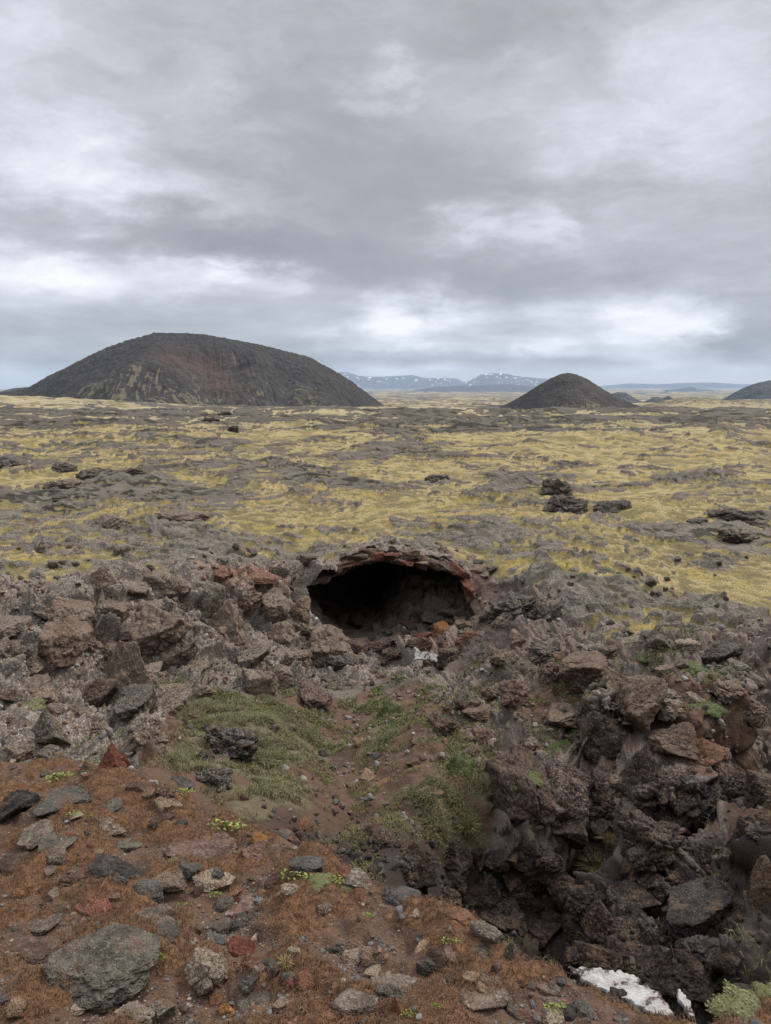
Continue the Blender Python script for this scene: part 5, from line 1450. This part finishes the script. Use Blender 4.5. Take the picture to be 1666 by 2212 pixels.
# ------------------------------------------------------------------ plants that stand alone
M_LEAF = mat_vcol('green_leaves', .7)
def leaf_mesh(name, g, n, rad, size, cols, hgt, stemmy=True):
    a = g.uniform(0, 6.28, n); r = rad * np.sqrt(g.random(n))
    c = np.stack([r * np.cos(a), r * np.sin(a) * .6, hgt * g.random(n) * (1 - .5 * r / rad) + .004], 1)
    u = g.normal(size=(n, 3)); u[:, 2] *= .4; u /= np.linalg.norm(u, axis=1)[:, None]
    nn = g.normal(size=(n, 3)) * .5 + np.array([0, -.2, 1]); v = np.cross(nn, u); v /= np.linalg.norm(v, axis=1)[:, None]
    s = size * g.uniform(.6, 1.25, n)[:, None]
    w_ = np.cross(u, v) * s * .12
    V = np.stack([c - u * s, c - u * s * .2 + v * s * .55, c + u * s * .5 + v * s * .42 + w_, c + u * s, c + u * s * .5 - v * s * .42 + w_, c - u * s * .2 - v * s * .55], 1).reshape(-1, 3)
    b = np.arange(n)[:, None] * 6
    F = np.concatenate([b + [0, 1, 5], b + [1, 2, 5], b + [2, 4, 5], b + [2, 3, 4]], 0)
    C = np.repeat(np.concatenate([colmix(g, n, cols, .2), np.ones((n, 1))], 1), 6, 0)
    return mesh_from(name, V, F, [M_LEAF], {'tint': C}, smooth=False)
def stem_mesh(name, g, n, rad, col, thick):
    Vs, Fs, base = [], [], 0
    for _ in range(n):
        a = g.uniform(0, 6.28); L = rad * g.uniform(.5, 1.1); p = np.zeros(3); d = np.array([math.cos(a), math.sin(a) * .6, .35]); pts = [p]
        for k in range(5):
            d = d + g.normal(0, .35, 3) * [1, 1, .6]; d /= np.linalg.norm(d); p = p + d * L / 5; p[2] = abs(p[2]); pts.append(p)
        for k, q in enumerate(pts):
            t = thick * (1 - .12 * k)
            for j in range(4): Vs.append(q + t * np.array([math.cos(j * 1.57), math.sin(j * 1.57) * .7, math.sin(j * 1.57) * .7]))
        for k in range(5):
            for j in range(4): Fs.append([base + 4 * k + j, base + 4 * k + (j + 1) % 4, base + 4 * k + 4 + (j + 1) % 4, base + 4 * k + 4 + j])
        base += 24
    C = np.tile(np.array(col + (1,)), (len(Vs), 1))
    return mesh_from(name, np.array(Vs), np.array(Fs), [M_LEAF], {'tint': C})

def build_plants():
    g = np.random.default_rng(47)
    GREEN = [(.18, .22, .042), (.14, .18, .035), (.22, .24, .06), (.11, .14, .03)]
    protos = []
    for k in range(3):
        protos.append((stem_mesh('stem', g, 9, .06, (.14, .10, .075), .0011), leaf_mesh('foliage', g, 60, .062, .0072, GREEN, .022)))
    spots = [(127, 1684, 56, 'bright dwarf willow sprig on the far edge of the rusty slope'), (186, 1725, 34, 'dwarf willow sprig behind the long grey slab'),
             (162, 1762, 44, 'dwarf willow sprig below the long grey slab'), (196, 1768, 24, 'tiny dwarf willow sprig right of the one below the long slab'), (492, 1790, 76, 'creeping willow strip along the top of the mauve slab'),
             (376, 1862, 26, 'small willow sprig under the mauve slab'), (465, 1936, 30, 'willow sprig beside the grey green round stone'), (395, 1958, 28, 'willow sprig with bare twigs left of the pink strip stone'),
             (321, 2046, 40, 'bright green willow at the corner of the largest slab'), (345, 2072, 30, 'willow twigs hanging below the bright one by the largest slab'), (640, 1896, 70, 'willow strip in pale moss by the dark grey rock'),
             (725, 1905, 50, 'willow patch in pale moss near the salmon stone'), (797, 1982, 30, 'small willow sprig in the bare rust moss'), (973, 2036, 40, 'willow sprig above the pink flat stone'),
             (880, 2196, 36, 'willow sprig at the bottom edge in the middle'), (395, 1716, 50, 'sparse willow sprig beside the tan stone with a hole'), (1234, 2070, 40, 'green willow at the edge above the snow strip'),
             (1255, 2100, 40, 'green willow lower on the edge above the snow strip'), (1200, 2185, 50, 'willow patch on the gravel at the bottom right'), (60, 1830, 24, 'tiny sprig among the stones at the left edge'),
             (330, 2180, 30, 'tiny willow sprig at the bottom left of the grey upright stone'), (940, 2180, 24, 'tiny sprig on the gravel in the bottom middle')]
    for k, (px, py, wpx, label) in enumerate(spots):
        p, n, _ = hit(px, py, 1.3)
        s = wpx * depth_of(p) / FPX / .12
        root = link('dwarf_willow', None, label, 'shrub')
        root.location = p; root.scale = (s, s, max(.6, min(s, 1.4)))
        root.rotation_euler = (0, 0, g.uniform(-.4, .4))
        st, lf = protos[k % 3]
        link('stem', st, parent=root); link('foliage', lf, parent=root)
    # straw tufts
    def tuft(px, py, hpx, label, cols, n=90, rmin=1.3):
        p, nn, _ = hit(px, py, rmin)
        L0 = hpx * depth_of(p) / FPX
        a = g.uniform(0, 6.28, n); rr = L0 * .12 * np.sqrt(g.random(n)); Pp = np.stack([rr * np.cos(a), rr * np.sin(a), np.zeros(n)], 1)
        L = L0 * g.uniform(.5, 1.1, n); wd = L0 * .010 * np.ones(n)
        out = np.stack([np.cos(a), np.sin(a), np.zeros(n)], 1); side = np.stack([-np.sin(a), np.cos(a), np.zeros(n)], 1); le = g.uniform(.1, .9, n)[:, None]
        up = np.array([0, 0, 1.0]); mid = Pp + L[:, None] * (.55 * up + .25 * le * out); tip = Pp + L[:, None] * ((1 - .5 * le) * up + .8 * le * out); s_ = side * wd[:, None]
        V = np.stack([Pp - s_, Pp + s_, mid + s_ * .8, mid - s_ * .8, tip], 1).reshape(-1, 3); b = np.arange(n)[:, None] * 5
        F = np.concatenate([b + [0, 1, 2], b + [0, 2, 3], b + [3, 2, 4]], 0)
        C = np.repeat(np.concatenate([colmix(g, n, cols), np.ones((n, 1))], 1), 5, 0)
        o = link('grass_tuft', mesh_from('grass_tuft', V, F, [M_BLADE], {'tint': C}, smooth=False), label, 'grass tuft'); o.location = p
    STRAW = [(.30, .22, .09), (.24, .17, .07), (.36, .28, .13)]
    tuft(618, 2096, 42, 'straw yellow tuft beside the orange rough stone', STRAW)
    tuft(1262, 1905, 70, 'long straw tuft hanging on the dark slope', [(.16, .13, .06), (.20, .15, .07), (.12, .11, .04)], 220, 4.3)
    tuft(1305, 1850, 46, 'short straw tuft above the long one on the dark slope', [(.20, .14, .07), (.15, .11, .05)], 140, 4.3)
    tuft(1133, 1945, 44, 'straw tuft on the lower dark slope left', [(.20, .14, .07), (.15, .11, .05)], 120, 4.3)
    tuft(1255, 2030, 36, 'little straw tuft just above the snow', [(.20, .14, .07), (.15, .11, .05)], 90, 4.3)
    tuft(1010, 1810, 60, 'straw tuft on the side of the grassy hump', [(.22, .17, .08), (.12, .12, .04)], 200, 4.3)
    # green moss cushions
    GM = [(.080, .100, .026), (.105, .120, .032), (.065, .080, .022), (.12, .125, .045)]
    YM = [(.15, .15, .06), (.20, .195, .10), (.12, .11, .04), (.09, .07, .03)]
    base_mesh = {}
    for key, cols in (('green', GM), ('yellow', YM)):
        V, F = ico(4); V = V.copy(); V *= (1 + .22 * fbm3(V + 5, .7, 3, 471))[:, None]; V[:, 2] = np.maximum(V[:, 2], -.25); V[:, :2] *= (1 + .45 * pn2(np.arctan2(V[:, 1], V[:, 0]) * 1.2, V[:, 2], 477))[:, None]
        n = 2600; k = g.integers(0, len(V), n); q = V[k]; q = q[q[:, 2] > -.1]; n = len(q)
        c = colmix(g, n, cols, .25); s = g.uniform(.035, .07, n)[:, None]
        u = g.normal(size=(n, 3)); u /= np.linalg.norm(u, axis=1)[:, None]; v = np.cross(q + g.normal(0, .6, (n, 3)), u); v /= np.linalg.norm(v, axis=1)[:, None] + 1e-9
        q = q * g.uniform(.98, 1.10, (n, 1))
        LV = np.stack([q - u * s, q + v * s * .6, q + u * s, q - v * s * .6], 1).reshape(-1, 3); b = np.arange(n)[:, None] * 4
        LF = np.concatenate([b + [0, 1, 2], b + [0, 2, 3]], 0)
        LC = np.repeat(np.concatenate([c, np.ones((n, 1))], 1), 4, 0)
        C = np.tile(np.array(tuple(.6 * np.array(cols[0])) + (1,)), (len(V), 1))
        base_mesh[key] = (mesh_from('cushion', V, F, [M_LEAF], {'tint': C}), mesh_from('foliage', LV, LF, [M_LEAF], {'tint': LC}, smooth=False))
    cush = [(1100, 1645, 92, 34, 'green', 'vivid green moss cap on the big purple brown boulder'), (1205, 1590, 100, 44, 'green', 'green moss cushion above the flat topped purple block'), (1530, 1527, 80, 34, 'green', 'green moss cushion on the brown soil of the right bench'),
            (1395, 1440, 46, 26, 'green', 'bright green moss tuft under the right rim slabs'), (1488, 1446, 80, 36, 'green', 'olive moss cushion beside the pale lumpy rim stone'), (1000, 1660, 74, 90, 'green', 'tall green moss bank left of the moss capped boulder'),
            (1070, 1560, 46, 40, 'green', 'small green moss patch beside the pinkish rock full of holes'), (45, 1555, 110, 50, 'yellow', 'yellow green moss cushion at the left edge above the rusty slope'),
            (1620, 2185, 150, 60, 'yellow', 'pale yellow green moss hump in the bottom right corner'), (1665, 2150, 70, 50, 'yellow', 'yellow moss tip at the right edge in the bottom corner'), (842, 1545, 50, 80, 'green', 'green mossy edge left of the dirt spur'), (570, 1545, 50, 34, 'green', 'green moss at the upper end of the pit grass'),
            (690, 1905, 60, 22, 'yellow', 'pale moss strip around the willow by the dark grey rock'), (752, 1915, 60, 20, 'yellow', 'pale moss strip beside the grey lichened stone'), (960, 1560, 40, 40, 'green', 'green moss knob on the right of the dirt spur')]
    for px, py, wpx, hpx, key, label in cush:
        p, n, _ = hit(px, py, 1.3 if py > 2130 or (px < 800 and py > 1880) else 4.3)
        k = depth_of(p) / FPX
        root = link('moss_cushion', None, label, 'moss cushion'); root.location = Vector(p) - Vector((0, 0, .1 * hpx * k))
        if 'cap on' in label:
            st = [o for o in STONES if 'moss cap' in o['label']][0]; k = depth_of(st.location) / FPX
            root.location = st.location + Vector((-.15 * st.scale.x, -.1 * st.scale.y, .62 * st.scale.z))
        root.scale = (.5 * wpx * k, .5 * wpx * k * .8, .38 * hpx * k); root.rotation_euler = (0, 0, g.uniform(0, 6.28))
        a_, b_ = base_mesh[key]
        link('cushion', a_, parent=root); link('foliage', b_, parent=root)
build_plants()

# ------------------------------------------------------------------ old snow
def build_snow():
    m, t, b = new_mat('old_snow')
    pos = t.new('ShaderNodeNewGeometry').outputs['Position']
    n = t.noise(pos, 7.0, 6, .65, .4); n2 = t.noise(pos, 40.0, 4, .6)
    c = t.mix(n2, (.30, .28, .27), (.46, .45, .44))
    c = t.mix(t.math('MULTIPLY', t.step(n, .42, .58), .75), c, (.24, .20, .175))
    c = t.mix(t.step(n, .545, .59), c, (.05, .035, .028))
    c = t.mix(t.step(n2, .62, .7), c, (.30, .25, .22))
    t.put(b.inputs['Base Color'], c); b.inputs['Roughness'].default_value = .7
    t.put(b.inputs['Normal'], t.bump(t.math('ADD', n, t.math('MULTIPLY', n2, .4)), .6, .04))
    def patch(pts, label, thick, res=110, lift=0.0, normal=(-.1, -.3, .95), wob=6.0, centre=None, nearer=1.0):
        pts = [tuple(map(float, p)) for p in pts]
        xs = [p[0] for p in pts]; ys = [p[1] for p in pts]
        gx = np.linspace(min(xs) - 4, max(xs) + 4, res); gy = np.linspace(min(ys) - 4, max(ys) + 4, res)
        cx_, cy_ = centre or (sum(xs) / len(xs), sum(ys) / len(ys))
        c0, _, _ = hit(cx_, cy_, 4.3)
        Ns = np.array(normal, float); Ns /= np.linalg.norm(Ns); c0 = np.array([0, 0, CAM_H]) + (c0 - np.array([0, 0, CAM_H])) * nearer + Ns * lift
        Q = np.zeros((res, res, 3)); inside = np.zeros((res, res)); eye = np.array([0, 0, CAM_H])
        for a, y in enumerate(gy):
            for c_, x in enumerate(gx):
                d = ray(x, y); Q[a, c_] = eye + d * (np.dot(c0 - eye, Ns) / np.dot(d, Ns))
                wx = x + wob * float(pn2(x / wob / 2., y / wob / 2., 501)) + .6 * wob * float(pn2(x / wob * 1.3, y / wob * 1.3, 503)); wy = y + wob * float(pn2(x / wob / 2. + 40, y / wob / 2., 502))
                inside[a, c_] = inpoly(wx, wy, pts)
        sm = blur(blur(inside, 1, 1), 1, 1)
        qf = Q.reshape(-1, 3)
        und = (.9 * fbm3(qf, thick * 6, 4, 511, .6)).reshape(res, res)
        V = Q + Ns * ((np.minimum(sm, .8)[..., None] - .5) * thick * 2 + und[..., None] * thick * .4)
        idx = np.arange(res * res).reshape(res, res)
        F = np.stack([idx[:-1, :-1], idx[1:, :-1], idx[1:, 1:], idx[:-1, 1:]], 2).reshape(-1, 4)
        keep = (sm > .12).ravel()[F].all(1)
        F = F[keep]
        used = np.unique(F); re = np.zeros(res * res, int); re[used] = np.arange(len(used))
        link('snow_patch', mesh_from('snow_patch', V.reshape(-1, 3)[used], re[F], [m]), label, 'snow')
    patch([(1226, 2088), (1275, 2093), (1305, 2095), (1335, 2098), (1360, 2104), (1381, 2116), (1378, 2126), (1355, 2124), (1396, 2132), (1427, 2146), (1442, 2172), (1454, 2188), (1440, 2198), (1405, 2190), (1360, 2165), (1310, 2145), (1270, 2122), (1240, 2104)], 'long dirty white snow bank at the bottom of the pit', .022, 150, .05, (-.05, -.25, .96))
    patch([(1463, 2134), (1480, 2150), (1494, 2172), (1502, 2200), (1492, 2204), (1478, 2178), (1464, 2156)], 'narrow strip of snow right of the long snow bank', .03, 60, .05)
    patch([(1500, 2146), (1525, 2150), (1553, 2168), (1545, 2176), (1520, 2178), (1508, 2164)], 'smallest snow scrap beside the narrow strip in the pit', .03, 60, .05)
    patch([(894, 1397), (905, 1404), (925, 1410), (947, 1416), (944, 1430), (928, 1426), (912, 1424), (895, 1425), (898, 1412)], 'white crumpled snow scrap below the cave mouth', .03, 80, .12, (.1, -.75, .66), 3.0, None, .942)
build_snow()

for o in SC.objects:
    if o.parent is None and o.type in ('MESH', 'EMPTY') and 'kind' not in o: o['kind'] = 'thing'
